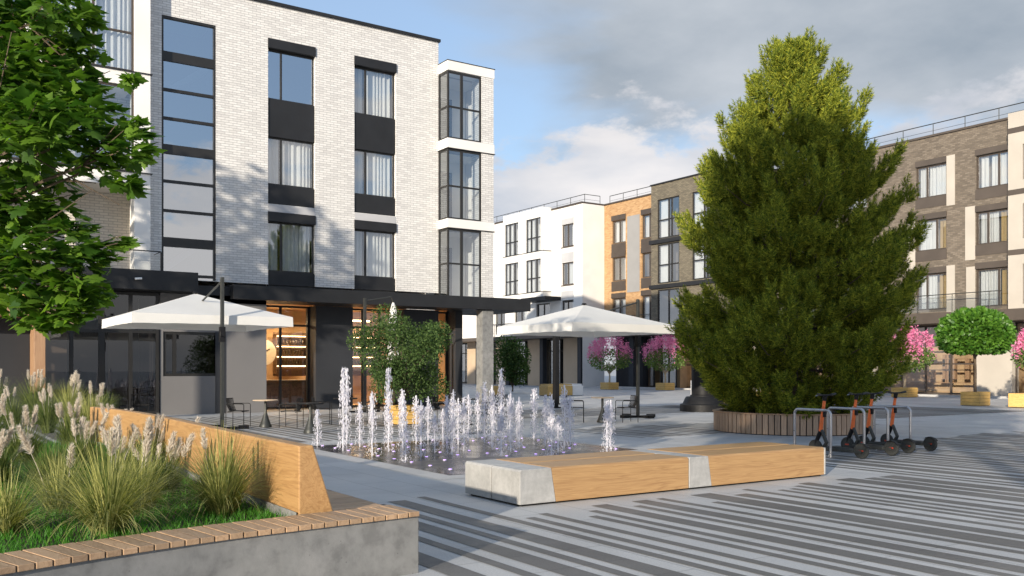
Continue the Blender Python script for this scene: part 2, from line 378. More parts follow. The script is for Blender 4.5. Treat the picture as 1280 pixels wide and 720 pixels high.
def parts(mb, name, mat, parent, bevel=0):
    # every separate box of the builder becomes a part of its own
    comp = {}; rep = list(range(len(mb.v)))
    def find(i):
        while rep[i] != i: rep[i] = rep[rep[i]]; i = rep[i]
        return i
    for f in mb.f:
        for i in f[1:]: rep[find(i)] = find(f[0])
    for k, f in enumerate(mb.f): comp.setdefault(find(f[0]), []).append(k)
    out = []
    for fl in comp.values():
        idx = {}; m = MB()
        for k in fl:
            for i in mb.f[k]:
                if i not in idx: idx[i] = len(m.v); m.v.append(mb.v[i])
            m.f.append(tuple(idx[i] for i in mb.f[k])); m.sm.append(mb.sm[k]); m.mi.append(mb.mi[k])
        out.append(m.build(name, mat, parent, bevel))
    return out

def npmesh(name, V, T, mat, parent=None, loc=None, smooth=False, k=3):
    V = np.asarray(V, dtype=np.float32).reshape(-1, 3); T = np.asarray(T, dtype=np.int32).reshape(-1, k)
    me = bpy.data.meshes.new(name); me.vertices.add(len(V)); me.vertices.foreach_set('co', V.ravel())
    me.loops.add(T.size); me.loops.foreach_set('vertex_index', T.ravel())
    me.polygons.add(len(T)); me.polygons.foreach_set('loop_start', np.arange(0, T.size, k, dtype=np.int32)); me.polygons.foreach_set('loop_total', np.full(len(T), k, dtype=np.int32))
    if smooth: me.polygons.foreach_set('use_smooth', np.ones(len(T), dtype=bool))
    me.materials.append(mat); me.update(calc_edges=True); me.validate()
    o = bpy.data.objects.new(name, me); C.objects.link(o)
    if parent: o.parent = parent
    if loc: o.location = loc
    return o

def tag(o, label, cat, group=None):
    o['label'] = label; o['category'] = cat
    if group: o['group'] = group
    return o
def struct(o): o['kind'] = 'structure'; return o
def thing(name, label, cat, loc=(0,0,0), rz=0, group=None):
    o = bpy.data.objects.new(name, None); C.objects.link(o); o.empty_display_size = .2
    o.location = loc; o.rotation_euler = (0, 0, rz); return tag(o, label, cat, group)
def copy_tree(o, parent=None):
    c = o.copy(); C.objects.link(c)
    if parent: c.parent = parent
    for ch in list(o.children): copy_tree(ch, c)
    return c
def put(o, loc, rz=0, label=None, scale=None):
    o.location = loc; o.rotation_euler = (0, 0, rz)
    if label: o['label'] = label
    if scale: o.scale = scale
    return o

def frames(dirs, roll=None):
    d = dirs/np.linalg.norm(dirs, axis=1, keepdims=True)
    r = RNG.normal(size=d.shape) if roll is None else roll
    a = np.cross(d, r); a /= np.linalg.norm(a, axis=1, keepdims=True)+1e-9
    b = np.cross(a, d); return a, d, b     # x: width, y: length, z: normal
def scatter(shape, tris, pos, dirs, scale, roll=None):
    shape = np.array(shape, float); tris = np.array(tris); n = len(pos)
    a, d, b = frames(dirs, roll); s = np.asarray(scale, float).reshape(-1, 1, 1)*np.ones((n, 1, 1))
    V = pos[:, None, :]+s*(shape[None, :, 0:1]*a[:, None, :]+shape[None, :, 1:2]*d[:, None, :]+shape[None, :, 2:3]*b[:, None, :])
    T = tris[None]+(np.arange(n)*len(shape))[:, None, None]
    return V.reshape(-1, 3), T.reshape(-1, 3)
LEAF = [(0,0,0), (.32,.35,.06), (.26,.72,.04), (0,1,-.05), (-.26,.72,.04), (-.32,.35,.06), (0,.5,0)]
LEAF_T = [(6,0,1),(6,1,2),(6,2,3),(6,3,4),(6,4,5),(6,5,0)]
MAPLE_O = [(0,0),(.14,-.10),(.40,-.06),(.33,.10),(.46,.13),(.62,.40),(.46,.40),(.40,.52),(.24,.46),(.27,.68),(.15,.72),(0,1.0)]
MAPLE = [(x, y, .22*abs(x)-.12*y*y) for x, y in MAPLE_O]+[(-x, y, .22*abs(x)-.12*y*y) for x, y in MAPLE_O[-2:0:-1]]+[(0,.3,-.02)]
MAPLE_T = [(len(MAPLE)-1, i, (i+1) % (len(MAPLE)-1)) for i in range(len(MAPLE)-1)]

def ellip_points(n, rx, ry, rz, inner=.55, power=.5):
    d = RNG.normal(size=(n, 3)); d /= np.linalg.norm(d, axis=1, keepdims=True)
    r = inner+(1-inner)*RNG.random(n)**power
    return d*np.array([rx, ry, rz])*r[:, None], d

# ------------------------------------------------------------------ ground
def sheet(name, x0, x1, y0, y1, z, mat):
    return struct(MB().add([(x0,y0,z),(x1,y0,z),(x1,y1,z),(x0,y1,z)], [(0,1,2,3)]).build(name, mat))
sheet('plaza_ground', -400, 500, -400, 500, 0, M['pave'])

def stripes(name, regions, z=.004):
    mb = MB(); rnd = random.Random(5)
    for (ua, ub, v0, vb, dens) in regions:
        u = ua
        while u < ub:
            w = rnd.choice([.12, .12, .12, .24, .24, .36])
            top = vb(u) if callable(vb) else vb
            if u+w < ub: mb.add([(u,v0(u) if callable(v0) else v0,z),(u+w,v0(u) if callable(v0) else v0,z),(u+w,top-rnd.choice([0,.1,.3,.6]),z),(u,top-rnd.choice([0,.0]),z)][:0] or
                   (lambda t, b: [(u,b,z),(u+w,b,z),(u+w,t,z),(u,t,z)])(top-rnd.choice([0,.15,.3,.6])*dens, v0(u) if callable(v0) else v0), [(0,1,2,3)])
            u += w+rnd.choice([.12, .12, .16, .24])
    return struct(mb.build(name, M['dark_pave']))
def vtop(u):
    if u < 5.6: return 10.35
    if u < 12.3: return 8.55
    if u < 13.2: return 11.6
    return 12.6
stripes('dark_paving_stripes', [(3.6, 46, -6, vtop, 1)])
stripes('terrace_paving_stripes', [(-2, 6.4, 18.9, 32.0, 1), (6.4, 13.5, 19.4, 31.5, 1), (14.5, 24, 16.2, 19.8, .8), (16.5, 30, 24.5, 29.8, 1), (26.5, 36, 18, 29, 1)])
# paved border round the fountain + wet slab
sheet('fountain_border', 6.55, 12.75, 11.75, 18.72, .004, M['pave_edge'])
sheet('fountain_slab', 6.95, 12.3, 12.15, 18.32, .008, M['wet'])
# far kerb line in front of the brown building
struct(MB().box(49.3, 49.45, 5, 61, 0, .12).build('kerb', M['pave_edge']))

# ------------------------------------------------------------------ facade helper
class Fac:
    """a wall plane: axis 'y' = plane y=c spanning x, axis 'x' = plane x=c spanning y; depth d grows away from the viewer"""
    def __init__(s, axis, c): s.axis = axis; s.c = c
    def P(s, a, d, z): return (a, s.c+d, z) if s.axis == 'y' else (s.c+d, a, z)
    def box(s, mb, a0, a1, d0, d1, z0, z1, mi=0):
        if s.axis == 'y': mb.box(a0, a1, s.c+d0, s.c+d1, z0, z1, mi)
        else: mb.box(s.c+d0, s.c+d1, a0, a1, z0, z1, mi)
        return mb
    def quad(s, mb, p, mi=0):
        q = [s.P(*x) for x in p]
        if s.axis == 'x': q = q[::-1]
        mb.add(q, [(0,1,2,3)], False, mi)
    def wall(s, mb, a0, a1, z0, z1, ops, rev=.28, mi=0):
        A = sorted(set([a0, a1]+[x for o in ops for x in o[:2] if a0 < x < a1])); Z = sorted(set([z0, z1]+[x for o in ops for x in o[2:4] if z0 < x < z1]))
        inside = lambda a, z: any(o[0] < a < o[1] and o[2] < z < o[3] for o in ops)
        for i in range(len(A)-1):
            for j in range(len(Z)-1):
                if not inside((A[i]+A[i+1])/2, (Z[j]+Z[j+1])/2):
                    s.quad(mb, [(A[i],0,Z[j]),(A[i+1],0,Z[j]),(A[i+1],0,Z[j+1]),(A[i],0,Z[j+1])], mi)
        for (b0, b1, y0, y1) in ops:
            s.quad(mb, [(b0,0,y0),(b0,0,y1),(b0,rev,y1),(b0,rev,y0)], mi); s.quad(mb, [(b1,0,y1),(b1,0,y0),(b1,rev,y0),(b1,rev,y1)], mi)
            s.quad(mb, [(b0,0,y0),(b0,rev,y0),(b1,rev,y0),(b1,0,y0)], mi); s.quad(mb, [(b0,0,y1),(b1,0,y1),(b1,rev,y1),(b0,rev,y1)], mi)

def curtain_mb(fac, a0, a1, d, z0, z1, seed=0):
    r = random.Random(seed); n = max(6, int((a1-a0)/.045)); vs = []; ph = r.random()*6
    for i in range(n+1):
        a = a0+(a1-a0)*i/n; dd = d+.045*math.sin(a*34+ph+1.5*math.sin(a*7+ph))+.015*math.sin(a*80)
        vs += [fac.P(a, dd, z0), fac.P(a, dd, z1)]
    mb = MB(); mb.add(vs, [(2*i, 2*i+2, 2*i+3, 2*i+1) for i in range(n)], True); return mb

def window(fac, root, a0, a1, z0, z1, mull=(.3,), trans=(), curt=None, glass='glass', frame='frame', room='room', fw=.055, d=.16, depth=1.6, seed=0, flip=False):
    mb = MB(); f = fac
    f.box(mb, a0, a0+fw, d, d+.07, z0, z1); f.box(mb, a1-fw, a1, d, d+.07, z0, z1)
    f.box(mb, a0+fw, a1-fw, d, d+.07, z0, z0+fw); f.box(mb, a0+fw, a1-fw, d, d+.07, z1-fw, z1)
    for m in mull:
        x = a0+(a1-a0)*m; f.box(mb, x-fw*.6, x+fw*.6, d-.01, d+.068, z0+fw, z1-fw)
    for t in trans:
        f.box(mb, a0+fw, a1-fw, d-.004, d+.064, t-fw*.5, t+fw*.5)
    w = mb.build('window', M[frame], root)
    g = MB(); f.quad(g, [(a0+fw*.5,d+.035,z0+fw*.5),(a1-fw*.5,d+.035,z0+fw*.5),(a1-fw*.5,d+.035,z1-fw*.5),(a0+fw*.5,d+.035,z1-fw*.5)])
    g.build('pane', M[glass], w)
    if room:
        r = MB(); e = d+.1; b = e+depth
        f.quad(r, [(a0-.3,b,z0-.15),(a1+.3,b,z0-.15),(a1+.3,b,z1+.15),(a0-.3,b,z1+.15)])
        f.quad(r, [(a0-.3,e,z0-.15),(a0-.3,b,z0-.15),(a0-.3,b,z1+.15),(a0-.3,e,z1+.15)]); f.quad(r, [(a1+.3,e,z0-.15),(a1+.3,e,z1+.15),(a1+.3,b,z1+.15),(a1+.3,b,z0-.15)])
        f.quad(r, [(a0-.3,e,z0-.15),(a1+.3,e,z0-.15),(a1+.3,b,z0-.15),(a0-.3,b,z0-.15)]); f.quad(r, [(a0-.3,e,z1+.15),(a0-.3,b,z1+.15),(a1+.3,b,z1+.15),(a1+.3,e,z1+.15)])
        r.build('room_lining', M[room], w)
    if curt:
        for (c0, c1, mat) in curt:
            curtain_mb(f, a0+(a1-a0)*c0, a0+(a1-a0)*c1, d+.22, z0-.05, z1+.05, seed+int(c0*10)).build('curtain', M[mat], w)
    return w

# ------------------------------------------------------------------ left white brick building
LB = thing('apartment_building', 'white brick apartment building with stacked dark framed windows and glazed stairwell on the left', 'apartment building', (0, 0, 0))
F = Fac('y', 34.5)
ops = [(7.77, 9.71, 4.9, 14.45), (11.70, 13.61, 4.88, 7.70), (11.70, 13.61, 8.0, 14.40), (15.29, 17.17, 4.88, 7.70), (15.29, 17.17, 8.0, 14.40)]
w = MB(); F.wall(w, 7.28, 19.2, 4.88, 15.70, ops, .3); F.wall(w, -14, 2.6, 4.88, 15.70, [(-3, -1, 5.4, 7.4), (-3, -1, 8.8, 10.6), (-3, -1, 12.1, 14.0)], .3)
F.wall(w, 2.6, 7.28, 14.9, 15.70, [])
F.quad(w, [(7.28,0,4.88),(7.28,.5,4.88),(7.28,.5,15.7),(7.28,0,15.7)])
# right return of the tall roof part, far side and back
w.add([(19.2,34.5,14.7),(19.2,50,14.7),(19.2,50,15.7),(19.2,34.5,15.7)], [(0,1,2,3)])
w.add([(21.49,34.5,4.68),(21.49,50,4.68),(21.49,50,14.66),(21.49,34.5,14.66)], [(0,1,2,3)])
w.add([(-14,50,0),(21.49,50,0),(21.49,50,15.7),(-14,50,15.7)], [(0,1,2,3)])
w.add([(-14,34.5,0),(-14,50,0),(-14,50,15.7),(-14,34.5,15.7)], [(0,1,2,3)])
w.build('brick_wall', M['white_brick'], LB)
r = MB(); r.add([(-14,34.5,15.6),(19.2,34.5,15.6),(19.2,50,15.6),(-14,50,15.6)], [(0,1,2,3)]); r.add([(19.2,34.5,14.62),(21.49,34.5,14.62),(21.49,50,14.62),(19.2,50,14.62)], [(0,1,2,3)])
r.build('roof', M['grey_render'], LB)
cp = MB(); cp.box(-14, 19.27, 34.42, 34.8, 15.702, 15.82); cp.box(19.0, 19.27, 34.81, 50, 15.702, 15.82); cp.build('coping', M['dark_metal'], LB)
up = MB(); up.add([(11.3,34.92,4.7),(19.2,34.92,4.7),(21.49,34.92,4.7),(21.49,50,4.7),(11.3,50,4.7)], [(0,1,3,4)]) ; up.build('underside', M['dark_wall'], LB)

# windows with panels
kinds = {11.70: ['open', 'full', 'part'], 15.29: ['split', 'split', 'split']}
for (a0, a1) in ((11.70, 13.61), (15.29, 17.17)):
    for k, (z0, z1) in enumerate(((12.08, 14.02), (8.77, 10.62), (5.40, 7.33))):
        kd = kinds[a0][k]
        curt = None if kd == 'open' else ([(0.02, .28, 'curtain'), (.33, .96, 'curtain')] if kd == 'full' else [(.02, .26, 'curtain'), (.36, .95, 'curtain')] if kd == 'part' else [(.12, .28, 'curtain'), (.34, .93, 'curtain')])
        window(F, LB, a0, a1, z0, z1, (.30,), (), curt, 'glass_hi' if kd == 'open' else 'glass', seed=int(a0*10)+k)
    p = MB(); F.box(p, a0+.01, a1-.01, .06, .16, 10.62, 12.08); F.box(p, a0+.01, a1-.01, .06, .16, 8.01, 8.77); F.box(p, a0+.01, a1-.01, .06, .16, 4.70, 5.40)
    parts(p, 'spandrel_panel', M['dark_metal'], LB, .006)
    p = MB(); F.box(p, a0-.01, a1+.012, -.05, .155, 14.02, 14.38); F.box(p, a0-.01, a1+.012, -.05, .155, 7.33, 7.69); parts(p, 'lintel_box', M['dark_metal'], LB, .008)
p = MB(); F.box(p, 11.71, 13.60, -.012, .2, 7.70, 7.985); F.box(p, 15.30, 17.16, -.012, .2, 7.70, 7.985); parts(p, 'render_band', M['grey_render'], LB)
# stairwell glazing
sw = MB()
F.box(sw, 7.77, 7.84, .02, .14, 4.9, 14.45); F.box(sw, 9.64, 9.71, .02, .14, 4.9, 14.45); F.box(sw, 7.84, 9.64, .02, .14, 14.37, 14.45)
for zc in (13.0, 9.62, 6.24): F.box(sw, 7.84, 9.64, .03, .15, zc-.17, zc+.17)
for zc in (11.78, 10.74, 8.45, 7.38, 5.04): F.box(sw, 7.84, 9.64, .035, .145, zc-.05, zc+.05)
s = sw.build('stairwell_window', M['frame'], LB)
g = MB(); F.quad(g, [(7.8,.1,4.9),(9.68,.1,4.9),(9.68,.1,14.4),(7.8,.1,14.4)]); g.build('pane', M['glass_hi'], s)
g = MB(); F.quad(g, [(7.5,3.2,4.9),(10,3.2,4.9),(10,3.2,15),(7.5,3.2,15)]); F.quad(g, [(7.5,.3,4.9),(7.5,3.2,4.9),(7.5,3.2,15),(7.5,.3,15)]); F.quad(g, [(10,.3,4.9),(10,3.2,4.9),(10,3.2,15),(10,.3,15)]); g.build('stair_hall', M['room'], s)
g = MB()
for k, zc in enumerate((4.9, 8.2, 11.5)):
    x0, x1 = 7.7, 9.8
    g.add([F.P(x0,1.0,zc),F.P(x1,1.0,zc+1.6),F.P(x1,1.0,zc+1.85),F.P(x0,1.0,zc+.25),F.P(x0,2.0,zc),F.P(x1,2.0,zc+1.6),F.P(x1,2.0,zc+1.85),F.P(x0,2.0,zc+.25)], [(0,1,2,3),(7,6,5,4),(0,4,5,1),(3,2,6,7)])
g.build('stair_flight', M['grey_render'], s)

# corner bay
BV = 33.67
b = MB()
b.box(20.87, 21.49, BV, 34.5, 4.68, 14.30)
b.build('bay_pier', M['white_brick'], LB)
b = MB()
for z0, z1 in ((14.30, 14.70), (11.01, 11.42), (7.62, 8.0)): b.box(19.17, 21.52, BV-.03, 34.49, z0, z1)
parts(b, 'bay_band', M['render'], LB, .006)
b = MB()
for z1 in (14.70, 11.42-.41, 8.0-.38): b.box(19.15, 21.55, BV-.05, 34.48, z1+(.002 if z1 > 14 else -.03), z1+(.03 if z1 > 14 else -.002))
parts(b, 'bay_flashing', M['frame'], LB)
for (z0, z1, tz) in ((11.42, 14.27, 12.77), (8.0, 10.97, 9.4), (4.66, 7.58, 6.1)):
    f = MB(); fw = .07
    for x in (19.2, 19.84, 20.80): f.box(x, x+(.07 if x != 19.84 else .11), BV+.02, BV+.10, z0, z1)
    f.box(19.27, 20.80, BV+.022, BV+.098, z1-fw, z1); f.box(19.27, 20.80, BV+.022, BV+.098, z0, z0+fw); f.box(19.27, 20.80, BV+.025, BV+.095, tz-.035, tz+.035)
    f.box(19.2, 19.27, BV+.102, 34.49, z1-fw, z1); f.box(19.2, 19.27, BV+.102, 34.49, z0, z0+fw); f.box(19.203, 19.267, BV+.102, 34.49, tz-.035, tz+.035); f.box(19.2, 19.27, 34.42, 34.488, z0+fw, z1-fw)
    wn = f.build('bay_window', M['frame'], LB)
    g = MB(); g.add([(19.25,BV+.06,z0),(20.82,BV+.06,z0),(20.82,BV+.06,z1),(19.25,BV+.06,z1)], [(0,1,2,3)]); g.add([(19.235,BV+.06,z0),(19.235,34.45,z0),(19.235,34.45,z1),(19.235,BV+.06,z1)], [(0,1,2,3)])
    g.build('pane', M['glass'], wn)
    # interior of the winter garden: rear wall with a glazed door, right wall
    g = MB(); g.add([(19.3,35.9,z0),(21.4,35.9,z0),(21.4,35.9,z1),(19.3,35.9,z1)], [(0,1,2,3)]); g.add([(18.6,34.9,z0+.02),(21.4,34.9,z0+.02),(21.4,36,z0+.02),(18.6,36,z0+.02)], [(0,1,2,3)])
    g.add([(18.6,34.55,z1),(21.4,34.55,z1),(21.4,36,z1),(18.6,36,z1)], [(0,1,2,3)]); g.add([(18.6,34.55,z0),(18.6,36,z0),(18.6,36,z1),(18.6,34.55,z1)], [(0,1,2,3)]); g.add([(21.42,34.55,z0),(21.42,36,z0),(21.42,36,z1),(21.42,34.55,z1)], [(0,1,2,3)])
    g.build('room_lining', M['render'], wn)
    g = MB(); g.box(19.75, 19.83, 35.82, 35.88, z0, z1-.5); g.box(20.55, 20.63, 35.82, 35.88, z0, z1-.5); g.box(19.83, 20.55, 35.82, 35.88, z1-.58, z1-.5); g.box(19.83, 20.55, 35.86, 35.885, z0+.03, z1-.58); g.build('inner_door', M['frame'], wn)

# white loggia stack on the left
LG = 34.0
b = MB()
b.box(6.74, 7.28, LG, 34.75, 5.0, 15.7)
b.box(3.35, 3.95, LG, 34.75, 5.0, 15.7); b.box(-1.5, -.9, LG, 34.75, 5.0, 15.7)
parts(b, 'loggia_pier', M['render'], LB, .006)
b = MB()
for z0, z1 in ((11.55, 12.02), (8.03, 8.50), (15.0, 15.68)): b.box(-.9, 3.35, LG+.003, 35.8, z0, z1); b.box(3.95, 6.74, LG+.003, 35.8, z0, z1)
parts(b, 'loggia_slab', M['render'], LB)
b = MB()
for z in (12.02, 8.50): b.box(-1.6, 7.34, LG-.06, LG+.2, z+.003, z+.035)
parts(b, 'loggia_flashing', M['frame'], LB)
b = MB(); b.add([(-.9,35.8,4.9),(7.28,35.8,4.9),(7.28,35.8,15.0),(-.9,35.8,15.0)], [(0,1,2,3)]); b.add([(7.27,34.75,4.9),(7.27,35.8,4.9),(7.27,35.8,15),(7.27,34.75,15)], [(0,1,2,3)])
b.build('loggia_back_wall', M['buff_brick'], LB)
LF = Fac('y', LG)
for (a0, a1, ms) in ((3.95, 6.74, (.53,)), (-.9, 3.35, (.33, .66))):
    for (z0, z1, t) in ((8.53, 11.55, 10.3), (12.05, 15.0, 13.42)):
        window(LF, LB, a0, a1, z0, z1, ms, (t,), None if a0 < 0 else [(.02, .98, 'curtain')] if z0 > 12 else None, 'glass', 'bronze_frame', None, .07, .08)

# ground floor extension with terrace on top
b = MB(); b.box(-14, 8.49, 32.3, 34.49, 4.28, 4.95); b.build('terrace_fascia', M['dark_metal'], LB, .01)
rl = MB(); rl.tube([(-3, 33.4, 5.72), (7.5, 33.4, 5.72), (7.5, 34.4, 5.72)], .022, 6)
for x in np.arange(-2.5, 7.6, 2.0): rl.box(x-.02, x+.02, 33.38, 33.42, 4.952, 5.70)
rl = rl.build('terrace_railing', M['frame'], LB)
MB().add([(-3,33.4,4.98),(7.5,33.4,4.98),(7.5,33.4,5.66),(-3,33.4,5.66)], [(0,1,2,3)]).add([(7.5,33.4,4.98),(7.5,34.4,4.98),(7.5,34.4,5.66),(7.5,33.4,5.66)], [(0,1,2,3)]).build('pane', M['glass_lo'], rl)
b = MB(); b.box(9.87, 22.9, 32.85, 34.48, 4.14, 4.66); b.box(20.4, 22.9, 34.481, 37, 4.14, 4.66); parts(b, 'canopy', M['dark_metal'], LB, .01)
b = MB(); b.box(8.495, 11.23, 33.3, 34.48, 4.0, 4.60); b.build('canopy_link', M['dark_metal'], LB)
# grey block
b = MB(); G = Fac('y', 33.3); G.wall(b, 7.44, 11.23, 0, 4.27, [(7.55, 9.52, 1.36, 2.93)], .12); b.add([(11.23,33.3,0),(11.23,35.2,0),(11.23,35.2,4.27),(11.23,33.3,4.27)], [(0,1,2,3)]); b.build('grey_wall', M['grey_wall'], LB)
window(G, LB, 7.55, 9.52, 1.36, 2.93, (.2,), (), None, 'glass_dk', 'frame', 'room_dark', .1, .04, 1.2)
b = MB(); b.box(9.35, 9.72, 33.28, 33.299, 0.02, 2.95); b.build('wall_shadow_band', M['dark_wall'], LB)  # dark strip standing in for the vertical shadow band on the wall
# dark glazed cafe front on the left
CF = Fac('y', 33.2)
for (a0, a1) in ((3.7, 5.55), (5.55, 7.40)):
    window(CF, LB, a0, a1, .05, 4.25, (.5,), (2.9,), None, 'glass_dk', 'frame', None, .1, .05)
window(CF, LB, -6.5, 3.1, .05, 4.25, (.2, .4, .6, .8), (2.9,), None, 'glass_dk', 'frame', None, .1, .05)
b = MB(); b.add([(-7,36.6,0),(7.4,36.6,0),(7.4,36.6,4.3),(-7,36.6,4.3)], [(0,1,2,3)]); b.add([(7.42,33.4,0),(7.42,36.6,0),(7.42,36.6,4.3),(7.42,33.4,4.3)], [(0,1,2,3)]); b.add([(-7,33.2,4.27),(7.4,33.2,4.27),(7.4,36.6,4.27),(-7,36.6,4.27)], [(0,1,2,3)]); b.build('cafe_lining', M['room_dark'], LB)
b = MB(); b.box(6.3, 7.1, 36.3, 36.55, .1, 3.3); b.box(4.2, 4.9, 36.3, 36.55, .1, 3.2); parts(b, 'cafe_wall_panel', M['tan_panel'], LB)
# shop fronts and piers
b = MB(); b.box(13.64, 15.22, 34.5, 35.6, 0, 4.13); b.box(17.54, 19.2, 34.5, 35.6, 0, 4.13); b.box(20.05, 20.4, 34.5, 50, 0, 4.13); parts(b, 'dark_pier', M['dark_wall'], LB)
SF = Fac('y', 35.2)
for (a0, a1, ms) in ((11.25, 13.64, (.5,)), (15.22, 17.54, (.33, .66)), (19.2, 20.05, ())):
    window(SF, LB, a0, a1, .03, 4.13, ms, (3.35,), None, 'glass_lo', 'frame', None, .08, .02)
b = MB()
b.add([(10.6,39,0),(20.0,39,0),(20.0,39,4.2),(10.6,39,4.2)], [(0,1,2,3)]); b.add([(10.6,35.4,4.2),(20.04,35.4,4.2),(20.04,39,4.2),(10.6,39,4.2)], [(0,1,2,3)])
b.add([(10.6,35.3,0),(10.6,39,0),(10.6,39,4.2),(10.6,35.3,4.2)], [(0,1,2,3)]); b.add([(20.04,35.3,0),(20.04,39,0),(20.04,39,4.2),(20.04,35.3,4.2)], [(0,1,2,3)]); b.add([(10.6,35.4,.02),(20,35.4,.02),(20,39,.02),(10.6,39,.02)], [(0,1,2,3)])
b.build('shop_lining', M['room_warm'], LB)
b = MB(); b.box(20.5, 21.06, 33.0, 33.5, 0, 4.13); b.build('concrete_column', M['concrete'], LB, .01)

# things inside the shop
for k, (x, y) in enumerate(((12.2, 37.0), (13.3, 37.6), (15.8, 37.0), (16.9, 37.6), (19.6, 37.2))):
    t = thing('pendant_lamp', 'glowing warm pendant tube lamp, '+('nearest the grey wall', 'behind the glass left of the wide dark pier', 'left one behind the olive tree', 'right one behind the olive tree', 'in the narrow shop window by the concrete column')[k], 'lamp', (x, y, 3.75), 0, 'pendant lamps inside the shop')
    MB().tube([(-.5, 0, 0), (.5, 0, 0)], .035, 8).build('tube_light', M['warm_lamp'], t); MB().box(-.005, .005, -.005, .005, .03, .44).build('cord', M['black'], t)
    ld = bpy.data.lights.new('lamp_glow', 'AREA'); ld.shape = 'RECTANGLE'; ld.size = 1.0; ld.size_y = .1; ld.energy = 90; ld.color = (1, .68, .36)
    lo = bpy.data.objects.new('lamp_glow', ld); C.objects.link(lo); lo.parent = t; lo.location = (0, 0, -.06)
ctr = MB(); ctr.box(11.6, 14.9, 36.3, 36.7, 0.02, 1.12); ctr = ctr.build('shop_counter', M['hex'], None, .01); tag(ctr, 'brown patterned shop counter behind the window left of the dark pier', 'counter')
MB().box(11.5, 15.0, 36.2, 36.8, 1.125, 1.17).build('counter_top', M['tabletop'], ctr)
def shelf_unit(x0, x1, lab):
    t = thing('shelf_unit', lab, 'shelves', (x0, 38.2, 0), 0)
    L_ = x1-x0; m = MB()
    for z in (1.75, 2.15, 2.6, 3.05): m.box(0, L_, 0, .35, z, z+.04)
    m.box(0, .04, 0, .35, 1.4, 3.1); m.box(L_-.04, L_, 0, .35, 1.4, 3.1); m.build('shelf_boards', M['hex'], t)
    MB().box(0, L_, .36, .4, 1.3, 3.2).build('back_panel', M['hex'], t)
    for z in (1.75, 2.15, 2.6, 3.05): MB().box(.05, L_-.05, .30, .33, z-.03, z-.002).build('shelf_light', M['shelf_glow'], t)
    return t
shelf_unit(13.3, 14.8, 'lit bottle shelves inside the shop beside the round wall clock'); shelf_unit(16.3, 18.2, 'lit bottle shelves inside the shop behind the olive tree')
bm_ = MB().lathe([(.04, 0), (.042, .17), (.015, .22), (.014, .30)], seg=8)
b0 = bm_.build('bottle', M['bottle']); tag(b0, 'small dark bottle standing on the lit shelves inside the shop', 'bottle', 'bottles on the shop shelves')
first = True
for (x0, n) in ((13.4, 9), (16.4, 12)):
    for z in (1.79, 2.19, 2.64):
        for k in range(n):
            o = b0 if first else b0.copy()
            if not first: C.objects.link(o)
            first = False; o.location = (x0+k*.145, 38.35, z)
ck = thing('wall_clock', 'large round cream wall clock inside the lit shop', 'clock', (12.55, 37.6, 2.3))
MB().lathe([(.55, 0), (.55, .06)], seg=32, axis='y', c=(0, 0, 0)).build('clock_face', M['cream'], ck)
m = MB(); m.add([(-.015,-.012,0),(.015,-.012,0),(.015,-.012,.38),(-.015,-.012,.38)], [(0,1,2,3)]); m.add([(0,-.014,-.02),(.28,-.014,.14),(.27,-.014,.17),(-.01,-.014,.01)], [(0,1,2,3)]); m.build('clock_hands', M['black'], ck)

# wooden portal far left
PT = thing('entrance_portal', 'brown wooden entrance portal left of the dark glazed cafe front', 'portal')
parts(MB().box(3.38, 3.70, 31.9, 33.19, 0, 3.25).box(-.7, -.38, 31.9, 33.19, 0, 3.25), 'post', M['wood_portal'], PT, .01)
MB().box(-.9, 3.75, 31.85, 33.19, 3.255, 3.62).build('lintel', M['wood_portal'], PT, .01)
MB().box(-.9, 3.2, 32.0, 33.19, 3.9, 4.2).build('soffit', M['wood_box'], PT)
MB().box(-.37, 3.37, 33.0, 33.1, 0, 3.24).build('door_leaf', M['dark_wall'], PT)

# ------------------------------------------------------------------ far buildings (facing -X)
def roof_rail(root, pts, z=15.8, h=.85, step=2.0):
    m = MB(); m.tube([(x, y, z+h) for x, y in pts], .03, 6); m.tube([(x, y, z+h*.5) for x, y in pts], .012, 5)
    for (x0, y0), (x1, y1) in zip(pts[:-1], pts[1:]):
        L_ = math.hypot(x1-x0, y1-y0); n = max(1, round(L_/step))
        for k in range(n+1): m.tube([(x0+(x1-x0)*k/n, y0+(y1-y0)*k/n, z-.1), (x0+(x1-x0)*k/n, y0+(y1-y0)*k/n, z+h)], .025, 5)
    m.build('roof_railing', M['gunmetal'], root)
TIERS = ((12.10, 14.05), (8.83, 10.75), (5.20, 7.42))

# white block
WB = thing('white_apartment_block', 'white rendered apartment block with glazed corner bays at the far end of the square', 'apartment building')
A = Fac('x', 48.3)
low_w = [(66.3, 68.4), (69.9, 72.0), (73.6, 75.4)]
cols = [(62.79, 64.52), (77.0, 78.7), (82.5, 84.2), (92, 93.7), (97.5, 99.2), (104, 105.7)]
ops = [(a0, a1, z0, z1) for a0, a1 in cols for z0, z1 in ((12.28, 14.25), (8.93, 10.9), (5.6, 7.6))]
ops += [(a0, a1, 4.9, 7.5) for a0, a1 in low_w]
for i, (a0, a1) in enumerate(low_w): window(A, WB, a0, a1, 4.9, 7.5, (.5,), (), [(.1, .4, 'curtain')] if i == 1 else None, 'glass', 'frame', 'room_dark', .1, .14, 1.2)
m = MB(); A.wall(m, 61.55, 112, 4.6, 15.75, ops, .3); S = Fac('y', 61.55); S.wall(m, 48.3, 50.72, 0, 15.75, [], .1)
m.add([(48.3,61.55,15.7),(64,61.55,15.7),(64,112,15.7),(48.3,112,15.7)], [(0,1,2,3)]); m.add([(48.3,112,0),(64,112,0),(64,112,15.7),(48.3,112,15.7)], [(0,1,2,3)])
m.build('wall', M['render'], WB)
